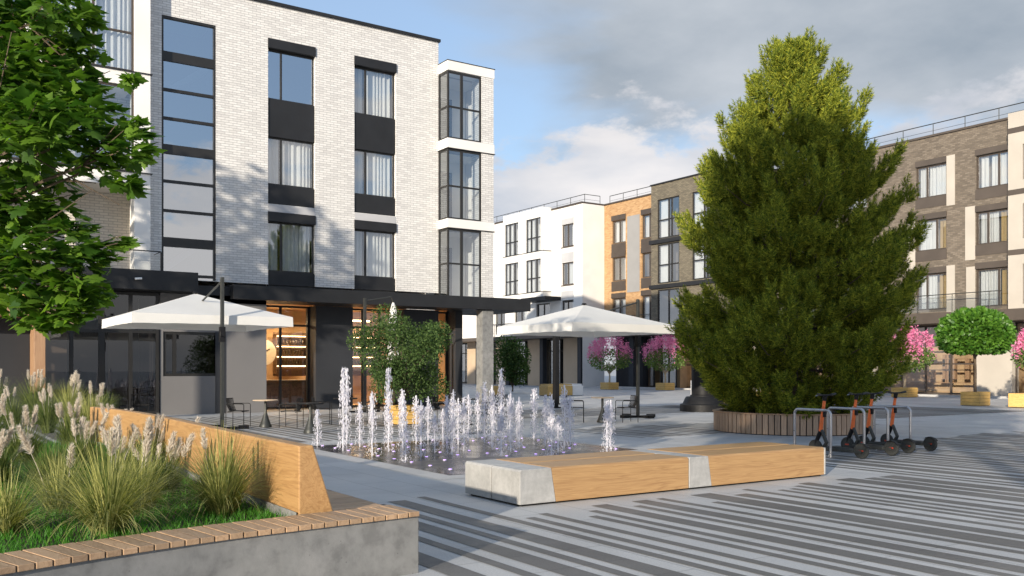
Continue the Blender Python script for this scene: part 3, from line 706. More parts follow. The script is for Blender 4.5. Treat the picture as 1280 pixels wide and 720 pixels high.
for i, (a0, a1) in enumerate(cols):
    for k, (z0, z1) in enumerate(((12.28, 14.25), (8.93, 10.9), (5.6, 7.6))):
        window(A, WB, a0, a1, z0, z1, (.55,), (), [(.1, .8, 'curtain')] if (i+k) % 2 else [(.1, .35, 'curtain')], 'glass', 'bronze_frame', 'room_dark', .09, .14, 1.2, seed=i*7+k)
    m = MB(); A.box(m, a0-.04, a1+.04, -.015, .1, 14.27, 14.75); A.box(m, a0-.04, a1+.04, -.015, .1, 10.93, 11.75)
    A.box(m, a0-.04, a1+.04, -.015, .1, 7.75, 8.4); parts(m, 'grey_infill', M['grey_render'], WB)
    m = MB(); [A.box(m, a0-.05, a1+.05, -.06, .12, z-.08, z) for z in (12.27, 8.92, 5.59)]; parts(m, 'window_sill', M['bronze_frame'], WB)
# projecting bay stack
m = MB(); BX = 47.3
for z0, z1 in ((15.15, 16.0), (11.45, 12.1), (8.0, 8.45)): m.box(BX, 48.29, 65.95, 72.41, z0, z1)
for a0, a1 in ((65.95, 66.3), (68.6, 69.85), (72.1, 72.41)): m.box(BX+.003, 48.288, a0, a1, 8.45, 11.45); m.box(BX+.003, 48.288, a0, a1, 12.1, 15.15)
m.build('bay_frame', M['render'], WB)
BF = Fac('x', BX)
for a0, a1 in ((66.3, 68.6), (69.85, 72.1)):
    for z0, z1 in ((12.1, 15.15), (8.45, 11.45)):
        window(BF, WB, a0, a1, z0, z1, (.3, .68), (z0+1.3,), [(.55, .95, 'curtain')], 'glass', 'frame', 'room', .1, .06, 1.0, seed=int(a0))
m = MB(); m.box(BX-.06, 48.2, 65.9, 72.45, 8.45, 8.50); m.box(BX-.06, 48.2, 65.9, 72.45, 12.1, 12.15); parts(m, 'bay_flashing', M['frame'], WB)
m = MB(); m.box(48.2, 64, 61.55, 112, 15.76, 15.9); m.build('coping', M['bronze_frame'], WB)
roof_rail(WB, [(48.9, 110), (48.9, 62.0), (50.6, 62.0)])
m = MB(); m.tube([(48.1, 62.2, 5.9), (48.1, 76, 5.9)], .03, 6); [m.tube([(48.1, a, 4.62), (48.1, a, 5.9)], .025, 5) for a in np.arange(62.4, 76, 1.6)]; m.build('terrace_railing', M['gunmetal'], WB)
m = MB(); m.box(46.6, 48.28, 64.6, 68.4, 7.62, 7.95); m.build('entrance_canopy', M['dark_metal'], WB)
# ground floor of the white block
GW = Fac('x', 49.6)
m = MB(); m.box(46.9, 48.6, 62.0, 112, 4.30, 4.62); parts(m, 'fascia', M['brown_metal'], WB)
m = MB(); m.add([(48.3,61.55,4.3),(50,61.55,4.3),(50,112,4.3),(48.3,112,4.3)], [(0,1,2,3)])
for a in np.arange(63, 111, 5.6): m.box(49.3, 50, a, a+2.6, 0, 4.29)
parts(m, 'ground_floor_panel', M['tan_panel'], WB)
m = MB()
for a in np.arange(61.8, 111, 5.6): m.box(48.32, 48.8, a, a+.5, 0, 4.29)
parts(m, 'ground_floor_pier', M['dark_wall'], WB)
for a in np.arange(65.6, 108, 5.6): window(GW, WB, a, a+3.0, .05, 4.28, (.33, .66), (3.2,), None, 'glass', 'frame', 'room_dark', .1, .1, 1.5)

# orange brick block
OB = thing('orange_brick_block', 'orange brick apartment block between the white block and the dark glazed bays', 'apartment building')
A = Fac('x', 50.7)
cols = [(58.72, 60.5), (55.0, 56.72)]
m = MB(); ops = [(a0, a1, z0, z1) for a0, a1 in cols for z0, z1 in ((12.30, 14.25), (9.08, 11.1), (5.2, 7.6))]
A.wall(m, 54.3, 61.54, 4.6, 15.75, ops, .3); m.build('wall', M['orange_brick'], OB)
for i, (a0, a1) in enumerate(cols):
    for k, (z0, z1) in enumerate(((12.30, 14.25), (9.08, 11.1), (5.2, 7.6))):
        window(A, OB, a0, a1, z0, z1, (.5,), (), [(.1, .45, 'curtain'), (.6, .9, 'curtain')] if k != 1 else [(.1, .3, 'curtain')], 'glass', 'bronze_frame', 'room', .1, .14, 1.2, seed=i*5+k)
    m = MB(); [A.box(m, a0-.03, a1+.03, -.07, .13, z, z+.42) for z in (14.27, 11.12, 7.62)]; parts(m, 'lintel_box', M['bronze_frame'], OB)
    m = MB(); [A.box(m, a0-.03, a1+.03, -.04, .13, z-.85, z) for z in (12.28, 9.06)]; parts(m, 'spandrel_panel', M['bronze_frame'], OB)
m = MB(); A.box(m, 56.95, 58.5, -.02, .05, 8.0, 14.4); m.build('grey_strip', M['grey_strip'], OB)
m = MB(); m.box(50.6, 66, 54.3, 61.54, 15.76, 15.88); m.build('coping', M['bronze_frame'], OB)
m = MB(); m.add([(50.7,54.3,15.72),(66,54.3,15.72),(66,61.54,15.72),(50.7,61.54,15.72)], [(0,1,2,3)]); m.build('roof', M['grey_render'], OB)
roof_rail(OB, [(51.3, 61.5), (51.3, 54.4)])
GO = Fac('x', 52.3)
window(GO, OB, 54.4, 58.0, .05, 4.3, (.25, .5, .75), (3.2,), None, 'glass', 'frame', 'room_warm', .1, .1, 2)
m = MB(); m.box(52.0, 52.6, 58.0, 61.5, 0, 4.29); m.box(50.75, 51.2, 57.8, 58.4, 0, 4.29); parts(m, 'ground_floor_pier', M['dark_wall'], OB)
m = MB(); m.box(49.9, 52.6, 54.3, 61.5, 4.30, 4.90); parts(m, 'fascia', M['brown_metal'], OB)
m = MB(); m.tube([(50.1,55,6.0),(50.1,61,6.0)], .03, 6); [m.tube([(50.1,a,4.9),(50.1,a,6.0)], .025, 5) for a in np.arange(55, 61.1, 1.5)]; m.build('terrace_railing', M['gunmetal'], OB)

# olive brick glazed bays + brown building
BB = thing('brown_brick_block', 'brown brick apartment block with beige panels behind the spruce and along the right', 'apartment building')
m = MB(); A = Fac('x', 49.5)
A.wall(m, 46.5, 54.24, 4.6, 16.1, [(51.09, 53.5, 11.81, 14.91), (51.09, 53.5, 8.28, 11.37), (51.09, 53.5, 4.9, 7.8), (47.3, 49.7, 11.81, 14.91), (47.3, 49.7, 8.28, 11.37)], .3)
m.add([(49.5,46.5,4.6),(52.2,46.5,4.6),(52.2,46.5,16.1),(49.5,46.5,16.1)], [(0,1,2,3)]); m.add([(49.5,54.24,4.6),(51.5,54.24,4.6),(51.5,54.24,16.1),(49.5,54.24,16.1)], [(0,1,2,3)]); m.add([(49.5,46.5,16.1),(66,46.5,16.1),(66,54.24,16.1),(49.5,54.24,16.1)], [(0,1,2,3)])
m.build('olive_brick_wall', M['olive_brick'], BB)
for a0, a1 in ((51.09, 53.5), (47.3, 49.7)):
    for z0, z1 in ((11.81, 14.91), (8.28, 11.37)): window(A, BB, a0, a1, z0, z1, (.36, .5), (z0+1.45,), [(.55, .97, 'curtain')], 'glass', 'frame', 'room', .1, .06, 1.5, seed=int(z0))
window(A, BB, 51.09, 53.5, 4.9, 7.8, (.5,), (), None, 'glass', 'frame', 'room', .1, .06, 1.5)
m = MB(); [m.box(49.3, 49.49, 46.6, 54.3, z, z+.3) for z in (11.44, 7.9)]; m.box(49.4, 49.6, 46.4, 54.3, 16.1, 16.2); parts(m, 'bay_band', M['dark_metal'], BB)

A = Fac('x', 52.2); cols = [(40.3, 42.3), (36.6, 38.5), (33.13-1.98, 33.13), (27.38, 29.33)]
tiers = ((12.08, 14.05), (8.83, 10.75), (5.20, 7.42))
ops = [(a0, a1, z0, z1) for a0, a1 in cols for z0, z1 in tiers]
m = MB(); A.wall(m, 27.11, 46.5, 4.9, 15.75, ops, .3); m.build('brown_brick_wall', M['brown_brick'], BB)
for i, (a0, a1) in enumerate(cols):
    for k, (z0, z1) in enumerate(tiers):
        mu = (.34,) if (i+k) % 2 else (.66,)
        ct = [(.04, .62, 'curtain'), (.7, .95, 'curtain')] if k == 0 else [(.05, .3, 'gold_curtain'), (.36, .95, 'curtain')] if (i+k) % 2 else [(.04, .32, 'gold_curtain'), (.40, .94, 'curtain')]
        window(A, BB, a0, a1, z0, z1, mu, (), ct, 'glass', 'bronze_frame', 'room', .09, .12, 1.2, seed=i*3+k)
    m = MB(); [A.box(m, a0-.03, a1+.03, -.06, .11, z1+.01, z1+.36) for z0, z1 in tiers]; parts(m, 'lintel_box', M['brown_metal'], BB)
    m = MB(); [A.box(m, a0-.03, a1+.03, -.03, .11, z0-.62, z0-.01) for z0, z1 in tiers[:2]]; parts(m, 'spandrel_panel', M['brown_metal'], BB)
m = MB()
for (a0, a1, z0, z1) in ((30.6, 31.12, 11.39, 14.40), (27.12, 27.36, 11.6, 14.4), (33.16, 33.7, 7.75, 11.1), (29.36, 29.96, 8.0, 11.15), (30.6, 31.12, 4.95, 7.8), (29.36, 29.9, 4.95, 7.6), (27.12, 27.36, 4.95, 7.7),
                         (38.53, 39.0, 11.4, 14.4), (42.33, 42.8, 8.0, 11.1), (36.1, 36.57, 8.0, 11.1)):
    A.box(m, a0, a1, -.04, .05, z0, z1)
parts(m, 'beige_panel', M['beige_panel'], BB)
m = MB(); m.box(52.1, 52.4, 27.0, 46.5, 15.76, 15.88); m.build('coping', M['brown_metal'], BB)
m = MB(); m.add([(52.2,5,15.7),(66,5,15.7),(66,46.5,15.7),(52.2,46.5,15.7)], [(0,1,2,3)]); m.build('roof', M['grey_render'], BB)
roof_rail(BB, [(52.6, 46.4), (52.6, 10)])
# beige projecting part at the right edge
m = MB(); A2 = Fac('x', 51.5); ops = [(24.6, 26.3, z0, z1) for z0, z1 in tiers]+[(20.5, 22.4, z0, z1) for z0, z1 in tiers]+[(15, 17, z0, z1) for z0, z1 in tiers]
A2.wall(m, 8, 27.10, 4.9, 15.9, ops, .3); m.add([(51.5,27.1,4.9),(52.25,27.1,4.9),(52.25,27.1,15.9),(51.5,27.1,15.9)], [(0,1,2,3)]); m.add([(51.5,8,0),(66,8,0),(66,8,15.9),(51.5,8,15.9)], [(0,1,2,3)]); m.build('beige_wall', M['beige_panel'], BB)
for a0, a1 in ((24.6, 26.3), (20.5, 22.4), (15, 17)):
    for z0, z1 in tiers: window(A2, BB, a0, a1, z0, z1, (.5,), (), [(.1, .9, 'curtain')], 'glass', 'bronze_frame', 'room', .09, .12, 1.2)
m = MB(); [A2.box(m, 8, 27.12, -.02, .05, z, z+.3) for z in (14.75, 11.3, 7.95)]; parts(m, 'band', M['brown_metal'], BB)
# ground floor
m = MB(); m.box(50.9, 52.6, 8, 27.1, 4.30, 4.93); m.box(50.9, 52.6, 27.1, 54.2, 4.30, 4.93); parts(m, 'fascia', M['brown_metal'], BB)
m = MB(); m.add([(50.9,8,4.31),(54,8,4.31),(54,54.2,4.31),(50.9,54.2,4.31)], [(0,1,2,3)]); m.build('soffit', M['dark_wall'], BB)
GB = Fac('x', 53.2)
m = MB()
for a in (27.6, 36.5, 45.5, 19): m.box(52.9, 53.6, a, a+2.2, 0, 4.3)
parts(m, 'ground_floor_panel', M['beige_panel'], BB)
for a0, a1 in ((29.8, 36.5), (38.7, 45.5), (47.7, 54.2), (21.2, 27.6), (8, 19)):
    window(GB, BB, a0, a1, .05, 4.28, (.25, .5, .75), (1.9, 3.3), None, 'glass_lo', 'bronze_frame', 'room_warm', .09, .05, 2.2)
m = MB()
for a0, a1 in ((30, 36.2), (39, 45), (21.5, 27.2)):
    for z in (.7, 1.5, 2.2): m.box(54.6, 54.9, a0, a1, z, z+.05)
    for k in range(14): 
        aa = a0+(a1-a0)*random.random(); m.box(54.62, 54.85, aa, aa+.15+.2*random.random(), random.choice((.75, 1.55, 2.25)), random.choice((.95, 1.75, 2.5)))
m.build('shop_shelving', M['wood_portal'], BB)
m = MB(); m.tube([(51.2, 27.3, 6.0), (51.2, 46, 6.0)], .03, 6); [m.tube([(51.2,a,4.93),(51.2,a,6.0)], .02, 5) for a in np.arange(28, 46, 2.2)]; m.build('terrace_railing', M['gunmetal'], BB)
rail2 = MB().add([(51.22,27.3,5.0),(51.22,46,5.0),(51.22,46,5.9),(51.22,27.3,5.9)], [(0,1,2,3)]).build('balustrade_pane', M['glass_lo'], BB)

# ------------------------------------------------------------------ foreground planter
PL = thing('raised_planter', 'concrete raised planter edged with wooden slats and a thick oak backrest, bottom left', 'planter')
# cap path: outer edge points (front), curved to the left
outer = [(-3.2, 3.9), (-1.6, 5.0), (-.6, 5.52), (.45, 5.98), (1.61, 6.29), (2.6, 6.42), (3.45, 6.50)]
def lerp_path(pts, n):
    P_ = [Vector((x, y, 0)) for x, y in pts]; out = []
    for i in range(len(P_)-1):
        p0 = P_[max(i-1, 0)]; p1 = P_[i]; p2 = P_[i+1]; p3 = P_[min(i+2, len(P_)-1)]
        for k in range(n):
            t = k/n; out.append(.5*((2*p1)+(-p0+p2)*t+(2*p0-5*p1+4*p2-p3)*t*t+(-p0+3*p1-3*p2+p3)*t*t*t))
    out.append(P_[-1]); return out
path = lerp_path(outer, 24)
CW = .46; CZ = .50
def offs(path, w):
    out = []
    for i, p in enumerate(path):
        t = (path[min(i+1, len(path)-1)]-path[max(i-1, 0)]).normalized(); out.append(p+Vector((-t.y, t.x, 0))*w)
    return out
inner = offs(path, CW)
# slats across the cap
acc = 0; sl = MB(); cut = [path[0]]; icut = [inner[0]]; SW = .105
for i in range(1, len(path)):
    acc += (path[i]-path[i-1]).length
    if acc >= SW: cut.append(path[i]); icut.append(inner[i]); acc -= SW
cut.append(path[-1]); icut.append(inner[-1])
# resample evenly
def resample(pl, pi, step):
    L_ = [0]
    for i in range(1, len(pl)): L_.append(L_[-1]+(pl[i]-pl[i-1]).length)
    n = int(L_[-1]/step); o1 = []; o2 = []
    for k in range(n+1):
        s_ = L_[-1]-k*L_[-1]/n; j = max(1, next((q for q in range(len(L_)) if L_[q] >= s_-1e-9), len(L_)-1)); f = (s_-L_[j-1])/(L_[j]-L_[j-1]+1e-12)
        o1.append(pl[j-1].lerp(pl[j], f)); o2.append(pi[j-1].lerp(pi[j], f))
    return o1, o2
A1, B1 = resample(path, inner, SW)
for k in range(len(A1)-1):
    a, b_, c_, d_ = A1[k], A1[k+1], B1[k+1], B1[k]
    g1 = .05; a2 = a.lerp(b_, g1); b2 = b_.lerp(a, g1); d2 = d_.lerp(c_, g1); c2 = c_.lerp(d_, g1)
    dz = random.uniform(-.0015, .0015)
    sl.prism([(a2.x,a2.y),(d2.x,d2.y),(c2.x,c2.y),(b2.x,b2.y)], CZ-.04, CZ+dz)
sl.build('cap_slats', M['wood_slat'], PL, .004)
# concrete wall below the cap (front) and return to +Y under the seat
wo = offs(path, .03); wi = offs(path, CW-.06)
cw = MB()
for i in range(len(wo)-1):
    a, b_, c_, d_ = wo[i], wo[i+1], wi[i+1], wi[i]
    cw.add([(a.x,a.y,0),(b_.x,b_.y,0),(b_.x,b_.y,CZ-.042),(a.x,a.y,CZ-.042)], [(0,1,2,3)], True); cw.add([(d_.x,d_.y,0),(c_.x,c_.y,0),(c_.x,c_.y,CZ-.042),(d_.x,d_.y,CZ-.042)], [(0,1,2,3)], True)
    cw.add([(a.x,a.y,CZ-.043),(b_.x,b_.y,CZ-.043),(c_.x,c_.y,CZ-.043),(d_.x,d_.y,CZ-.043)], [(0,1,2,3)])
cw.add([(3.45,6.53,0),(3.45,6.90,0),(3.45,6.90,CZ-.042),(3.45,6.53,CZ-.042)], [(0,1,2,3)])
cw.build('concrete_wall', M['concrete'], PL)
cw = MB(); cw.box(2.62, 3.40, 6.93, 17.6, 0, .40); cw.build('seat_base', M['concrete'], PL)
ss = MB()
y = 6.975
while y < 17.5: ss.box(2.86, 3.46, y, y+.098, .46-.05, .46+random.uniform(-.001, .001)); y += .105
ss.build('seat_slats', M['wood_slat_x'], PL, .004)
# thick backrest, trapezoid section, curving to the left at its far end
bp = [(2.62, 6.99), (2.63, 8.2), (2.66, 10), (2.70, 12.2), (2.66, 14.2), (2.48, 15.9)]
bpth = lerp_path(bp, 8); mbk = MB(); n = len(bpth); vs = []
for i, p in enumerate(bpth):
    t = (bpth[min(i+1, n-1)]-bpth[max(i-1, 0)]).normalized(); nr = Vector((t.y, -t.x, 0))   # towards the seat
    q0 = p; q1 = p+nr*.30; q2 = p+nr*.12
    vs += [(q0.x,q0.y,.462),(q1.x,q1.y,.462),(q2.x,q2.y,1.03),(q0.x+nr.x*.0,q0.y,1.03)]
fs = []
for i in range(n-1):
    for k in range(4): k2 = (k+1) % 4; fs.append((i*4+k, i*4+k2, (i+1)*4+k2, (i+1)*4+k))
fs += [(3,2,1,0), ((n-1)*4, (n-1)*4+1, (n-1)*4+2, (n-1)*4+3)]
mbk.add(vs, fs); mbk.build('backrest', M['wood_gold'], PL, .012)
# inner concrete lining strip below backrest
vs = []; 
for p in bpth: vs += [(p.x-.02, p.y, .0), (p.x-.02, p.y, .5)]
MB().add(vs, [(2*i, 2*i+2, 2*i+3, 2*i+1) for i in range(n-1)]).build('inner_wall', M['concrete'], PL)
# soil bed
soil_pts = [(p.x, p.y) for p in B1[::-1][::4]]+[(2.6, 6.95)]+[(p.x, p.y) for p in bpth[4::4]]+[(-5, 19), (-6, 6)]
MB().add([(x, y, .42) for x, y in soil_pts], [tuple(range(len(soil_pts)))]).build('soil_bed', M['soil'], PL)

# lawn blades (stuff)
def lawn():
    n = 60000
    pts = np.empty((0, 2))
    x = RNG.uniform(-4.5, 2.58, n*2); y = 6.0+RNG.random(n*2)**1.6*12.5
    front = np.interp(x, [p.x for p in inner], [p.y for p in inner])
    ok = (y > front+.02) & (x < 2.6-np.clip((y-15.5), 0, 9)*.9)
    x = x[ok][:n]; y = y[ok][:n]; n = len(x); far = np.hypot(x, y)
    h = RNG.uniform(.035, .085, n)*(.8+far/20); wd = .0035*(far/6); th = RNG.uniform(0, 2*PI, n); ln = RNG.uniform(-.7, .7, (n, 2))*h[:, None]
    b = np.stack([x, y, np.full(n, .415)], 1); dx = np.stack([np.cos(th)*wd, np.sin(th)*wd, 0*th], 1)
    V = np.stack([b-dx, b+dx, b+np.concatenate([ln, h[:, None]], 1)], 1)
    o = npmesh('lawn_grass', V, np.arange(3*n), M['lawn']); o['kind'] = 'stuff'; o['label'] = 'short bright green grass covering the planter bed'
lawn()

# ornamental grass clumps
def blades(n, L0, L1, spread, wd, seed):
    r = np.random.default_rng(seed); K = 6
    az = r.uniform(0, 2*PI, n); L_ = r.uniform(L0, L1, n); lean = r.random(n)**.75*spread; curl = r.uniform(.3, 1.3, n)*lean
    base = np.stack([np.cos(az)*r.random(n)*.10, np.sin(az)*r.random(n)*.10, np.zeros(n)], 1)
    az = az+r.normal(0, .45, n); V = []; p = base.copy(); ang = lean*.45
    side = np.stack([-np.sin(az), np.cos(az), np.zeros(n)], 1)
    for k in range(K+1):
        w_ = wd*(1-(k/K)**1.6)+.0006
        V.append(p-side*w_); V.append(p+side*w_)
        step = L_/K; p = p+np.stack([np.cos(az)*np.sin(ang)*step, np.sin(az)*np.sin(ang)*step, np.cos(ang)*step], 1); ang = ang+curl/K*1.5
    V = np.stack(V, 1); q = []
    for k in range(K): q += [(2*k, 2*k+1, 2*k+3), (2*k, 2*k+3, 2*k+2)]
    T = np.array(q)[None]+(np.arange(n)*(2*K+2))[:, None, None]
    return V.reshape(-1, 3), T.reshape(-1, 3)
def plume(parent, base, h, lean_az, lean, s, seed):
    r = np.random.default_rng(seed); top = Vector(base)+Vector((math.cos(lean_az)*lean, math.sin(lean_az)*lean, h))
    mid = Vector(base).lerp(top, .55)+Vector((0, 0, .04)); ax = (top-mid).normalized()
    mb = MB(); mb.tube([base, mid, top], [.003, .0025, .002], 5)
    st = mb.build('plume', M['plume'], parent)
    n = 420; t = r.random(n); PLN = .22*s; ctr = np.array(top)-np.array(ax)*PLN*.25
    pos = ctr[None]+np.array(ax)[None]*((t-.35)*PLN)[:, None]
    rad = .040*s*np.sin(np.clip(t, .03, 1)**.6*PI)**.7
    dd = r.normal(size=(n, 3)); dd /= np.linalg.norm(dd, axis=1, keepdims=True); pos = pos+dd*rad[:, None]*.55*r.random(n)[:, None]
    dirs = dd*.75+np.array(ax)[None]*1.0
    V, T = scatter([(-.09,0,0),(.09,0,0),(0,1,0)], [(0,1,2)], pos, dirs, .045*s*r.uniform(.7, 1.3, n))
    npmesh('plume_tuft', V, T, M['plume'], st)
def gz(px, py, z):  # pixel of the survey grid to a ground position at height z (real distances)
    D = 1140*(1.65-z)/(py-460); X = (px-640)/1140*D
    return (.832*X+.555*D, -.555*X+.832*D)
CL = [ # px, py of base at z .42, number, L0, L1, spread, mat, plumes, label
 (135, 668, 650, .40, .66, 1.25, 'blade', 2, 'large fountain shaped grass clump at the middle of the planter front'),
 (278, 644, 620, .38, .62, 1.15, 'blade', 1, 'grass clump against the oak backrest at the planter corner'),
 (5, 668, 420, .25, .44, 1.2, 'blade', 0, 'low yellow green grass clump at the left end of the planter front'),
 (62, 612, 420, .38, .60, 1.1, 'dark_blade', 0, 'thin green grass clump behind the large front clump'),
 (205, 618, 420, .30, .52, 1.1, 'dark_blade', 8, 'plumed grass clump between the two big front clumps'),
 (150, 606, 380, .34, .56, 1.0, 'dark_blade', 9, 'plumed grass clump behind the middle of the planter'),
 (232, 590, 320, .36, .56, .9, 'blade', 3, 'plumed grass clump beside the oak backrest'),
 (30, 582, 460, .45, .75, 1.0, 'dark_blade', 9, 'dark shaded grass clump with many plumes at the far left of the planter'),
 (-10, 560, 380, .45, .8, 1.0, 'dark_blade', 7, 'dark plumed grass clump cut by the left edge of the picture'),
 (88, 560, 420, .45, .72, .9, 'dark_blade', 6, 'dark plumed grass clump in the middle of the rear planter'),
 (112, 544, 460, .60, .92, .8, 'blade', 5, 'tall bright grass clump at the rear of the planter before the cafe glass'),
 (60, 541, 420, .55, .88, .8, 'dark_blade', 6, 'tall plumed grass clump at the rear left of the planter'),
 (175, 640, 380, .34, .55, 1.15, 'blade', 3, 'grass clump squeezed between the large front clump and the plumed one'),
 (75, 640, 360, .30, .50, 1.15, 'blade', 2, 'short grass clump left of the large front clump'),
 (105, 585, 380, .38, .60, 1.0, 'dark_blade', 8, 'plumed clump behind the large front clump, left of the middle'),
 (185, 585, 380, .36, .60, 1.0, 'dark_blade', 8, 'pale plumed clump right behind the middle of the planter'),
 (-5, 610, 380, .40, .62, 1.1, 'dark_blade', 5, 'dark clump cut by the left edge halfway back in the planter'),
 (150, 560, 380, .42, .66, .9, 'dark_blade', 6, 'plumed clump beside the far part of the oak backrest'),
 (130, 527, 420, .55, .85, .8, 'dark_blade', 4, 'green clump touching the far curve of the oak backrest'),
 (45, 530, 520, .85, 1.25, .75, 'dark_blade', 9, 'tallest dark clump hiding the portal foot at the rear left'),
 (-5, 528, 460, .85, 1.2, .8, 'dark_blade', 8, 'tall dark clump at the far left rear corner of the planter'),
 (88, 533, 460, .75, 1.1, .75, 'blade', 7, 'tall sunlit clump at the far end of the oak backrest'),
 (15, 536, 380, .55, .85, .9, 'dark_blade', 4, 'rear grass clump below the wooden portal'),
]
rr = random.Random(21)
for i, (px, py, n, L0, L1, sp, mt, npl, lab) in enumerate(CL):
    x, y = gz(px, py, .42); npl = int(npl*(1.0 if gz(px, py, .42)[1] < 10 else .8)+.5); t = thing('ornamental_grass', lab, 'ornamental grass', (x, y, .415), 0, 'ornamental grasses in the planter')
    k_ = 1.12 if y < 9 else .82; L0 *= k_; L1 *= k_*1.08; V, T = blades(int(n*1.5), L0*.85, L1*1.08, sp*1.18, .0034 if y < 9 else .0048, 100+i); npmesh('blades', V, T, M[mt], t)
    for k in range(npl):
        az = rr.uniform(0, 2*PI); plume(t, (rr.uniform(-.08, .08), rr.uniform(-.08, .08), .0), rr.uniform(L1*.80, L1*1.12), az, rr.uniform(.05, .26), rr.uniform(.7, 1.1), 300+i*20+k)

# ------------------------------------------------------------------ long bench
def bench(x0, x1, y0, y1, capw, endcap, lab):
    t = thing('plaza_bench', lab, 'bench', (x0, y0, 0), 0, 'long low benches by the fountain'); L_ = x1-x0; W = y1-y0; H = .445; z0 = .025; ch = .03
    def block(a0, a0b, a1, yA, yB, inset=0, name='', mat=None):
        m = MB(); prof = [(yA, z0), (yB, z0), (yB, H-ch-inset), (yB-ch*.4, H-ch*.3-inset), (yB-ch, H-inset), (yA+ch, H-inset), (yA+ch*.4, H-ch*.3-inset), (yA, H-ch-inset)]
        n_ = len(prof); vs = [((a0 if z > .2 else a0b), yy, z) for yy, z in prof]+[(a1, yy, z) for yy, z in prof]
        m.add(vs, [tuple(range(n_)), tuple(range(2*n_-1, n_-1, -1))]+[(i, n_+i, n_+(i+1) % n_, (i+1) % n_) for i in range(n_)]); return m.build(name, mat, t, .003)
    hw = W/2
    for (yA, yB) in ((0, hw-.010), (hw+.010, W)):
        m = MB(); prof = [(0, z0), (capw+.07, z0), (capw, H-.004), (0+.02, H-.004), (0, H-.03)]
        n_ = len(prof); vs = [(a, yA, z) for a, z in prof]+[(a, yB, z) for a, z in prof]
        m.add(vs, [tuple(range(n_)), tuple(range(2*n_-1, n_-1, -1))]+[(i, n_+i, n_+(i+1) % n_, (i+1) % n_) for i in range(n_)]); m.build('end_cap', M['cap'], t, .008)
        block(capw+.006, capw+.076, L_-(.04 if endcap else 0), yA+.003, yB-.003, 0, 'wood_seat', M['wood_bench'])
        if endcap: MB().box(L_-.034, L_, yA, yB, z0, H-.01).build('end_plate', M['cap'], t, .008)
    MB().box(.06, L_-.06, .05, W-.05, 0, z0-.002).build('plinth', M['black'], t)
bench(6.07, 8.83, 8.93, 10.2, .46, False, 'near oak bench whose broad metal end faces the planter')
bench(8.84, 11.72, 8.93, 10.2, .36, True, 'far oak bench ending beside the bicycle racks')

# ------------------------------------------------------------------ fountain
def jet_meshes(h, seed):
    r = np.random.default_rng(seed); mb = MB(); n = 9
    pts = [(r.normal(0, .004)+.0, r.normal(0, .004), h*k/n) for k in range(n+1)]
    rs = [.011+.005*r.random()+.026*max(0, k/n-.55) for k in range(n+1)]; rs[-1] = .014
    mb.tube(pts, rs, 6)
    # splashing head: clusters of blobs; falling drops round the column
    P_ = []; S_ = []
    nl = 13; lt = r.random(nl)**.8; lc = np.stack([r.normal(0, .022, nl)*(1.5-lt), r.normal(0, .022, nl)*(1.5-lt), h*(.58+.42*lt)], 1)
    which = r.integers(0, nl, 170); sg = (.012+.018*np.sin(lt*PI))[which]
    P_.append(lc[which]+r.normal(0, 1, (170, 3))*np.stack([sg, sg, sg*1.7], 1)); S_.append(r.uniform(.004, .015, 170))
    nd = 300; t = r.random(nd)**.8; z = h*(.03+.72*t); rad = (.02+.10*r.random(nd)**.7)*(1-.25*t); a = r.uniform(0, 2*PI, nd)
    P_.append(np.stack([rad*np.cos(a), rad*np.sin(a), z], 1)); S_.append(r.uniform(.004, .011, nd))
    ns = 40; rad = .05+.16*r.random(ns); a = r.uniform(0, 2*PI, ns); P_.append(np.stack([rad*np.cos(a), rad*np.sin(a), .01+.07*r.random(ns)], 1)); S_.append(r.uniform(.003, .006, ns))
    P_ = np.concatenate(P_); S_ = np.concatenate(S_)
    oc = [(1,0,0),(-1,0,0),(0,1,0),(0,-1,0),(0,0,1.5),(0,0,-1.5)]; ot = [(0,2,4),(2,1,4),(1,3,4),(3,0,4),(2,0,5),(1,2,5),(3,1,5),(0,3,5)]
    V = P_[:, None]+np.array(oc)[None]*S_[:, None, None]*r.uniform(.6, 1.3, (len(S_), 1, 3))*np.array([1, 1, 1.6]); T = np.array(ot)[None]+(np.arange(len(S_))*6)[:, None, None]
    return mb, V, T
protos = []
for k in range(7):
    h = 1.0
    t = thing('water_jet', 'white water jet splashing up from the dark fountain slab', 'water jet', (0, 0, .008), 0, 'jets of the plaza fountain')
    mb, V, T = jet_meshes(h, 40+k); mb.build('water_column', M['water'], t); npmesh('droplets', V, T, M['water'], t, smooth=True)['kind'] = 'stuff'; protos.append(t)
led = thing('fountain_light', 'small violet light set in the dark fountain slab', 'fountain light', (0, 0, .008), 0, 'violet lights of the fountain')
MB().lathe([(.045, .0), (.045, .006), (.04, .009)], seg=16).build('steel_ring', M['steel'], led); MB().lathe([(.028, .0095), (.028, .0125)], seg=16).build('lens', M['violet_led'], led)
used = [False]*7; lused = False; rj = random.Random(3)
GU = [7.25+.66*i for i in range(8)]; GV = [12.85+.675*j for j in range(9)]
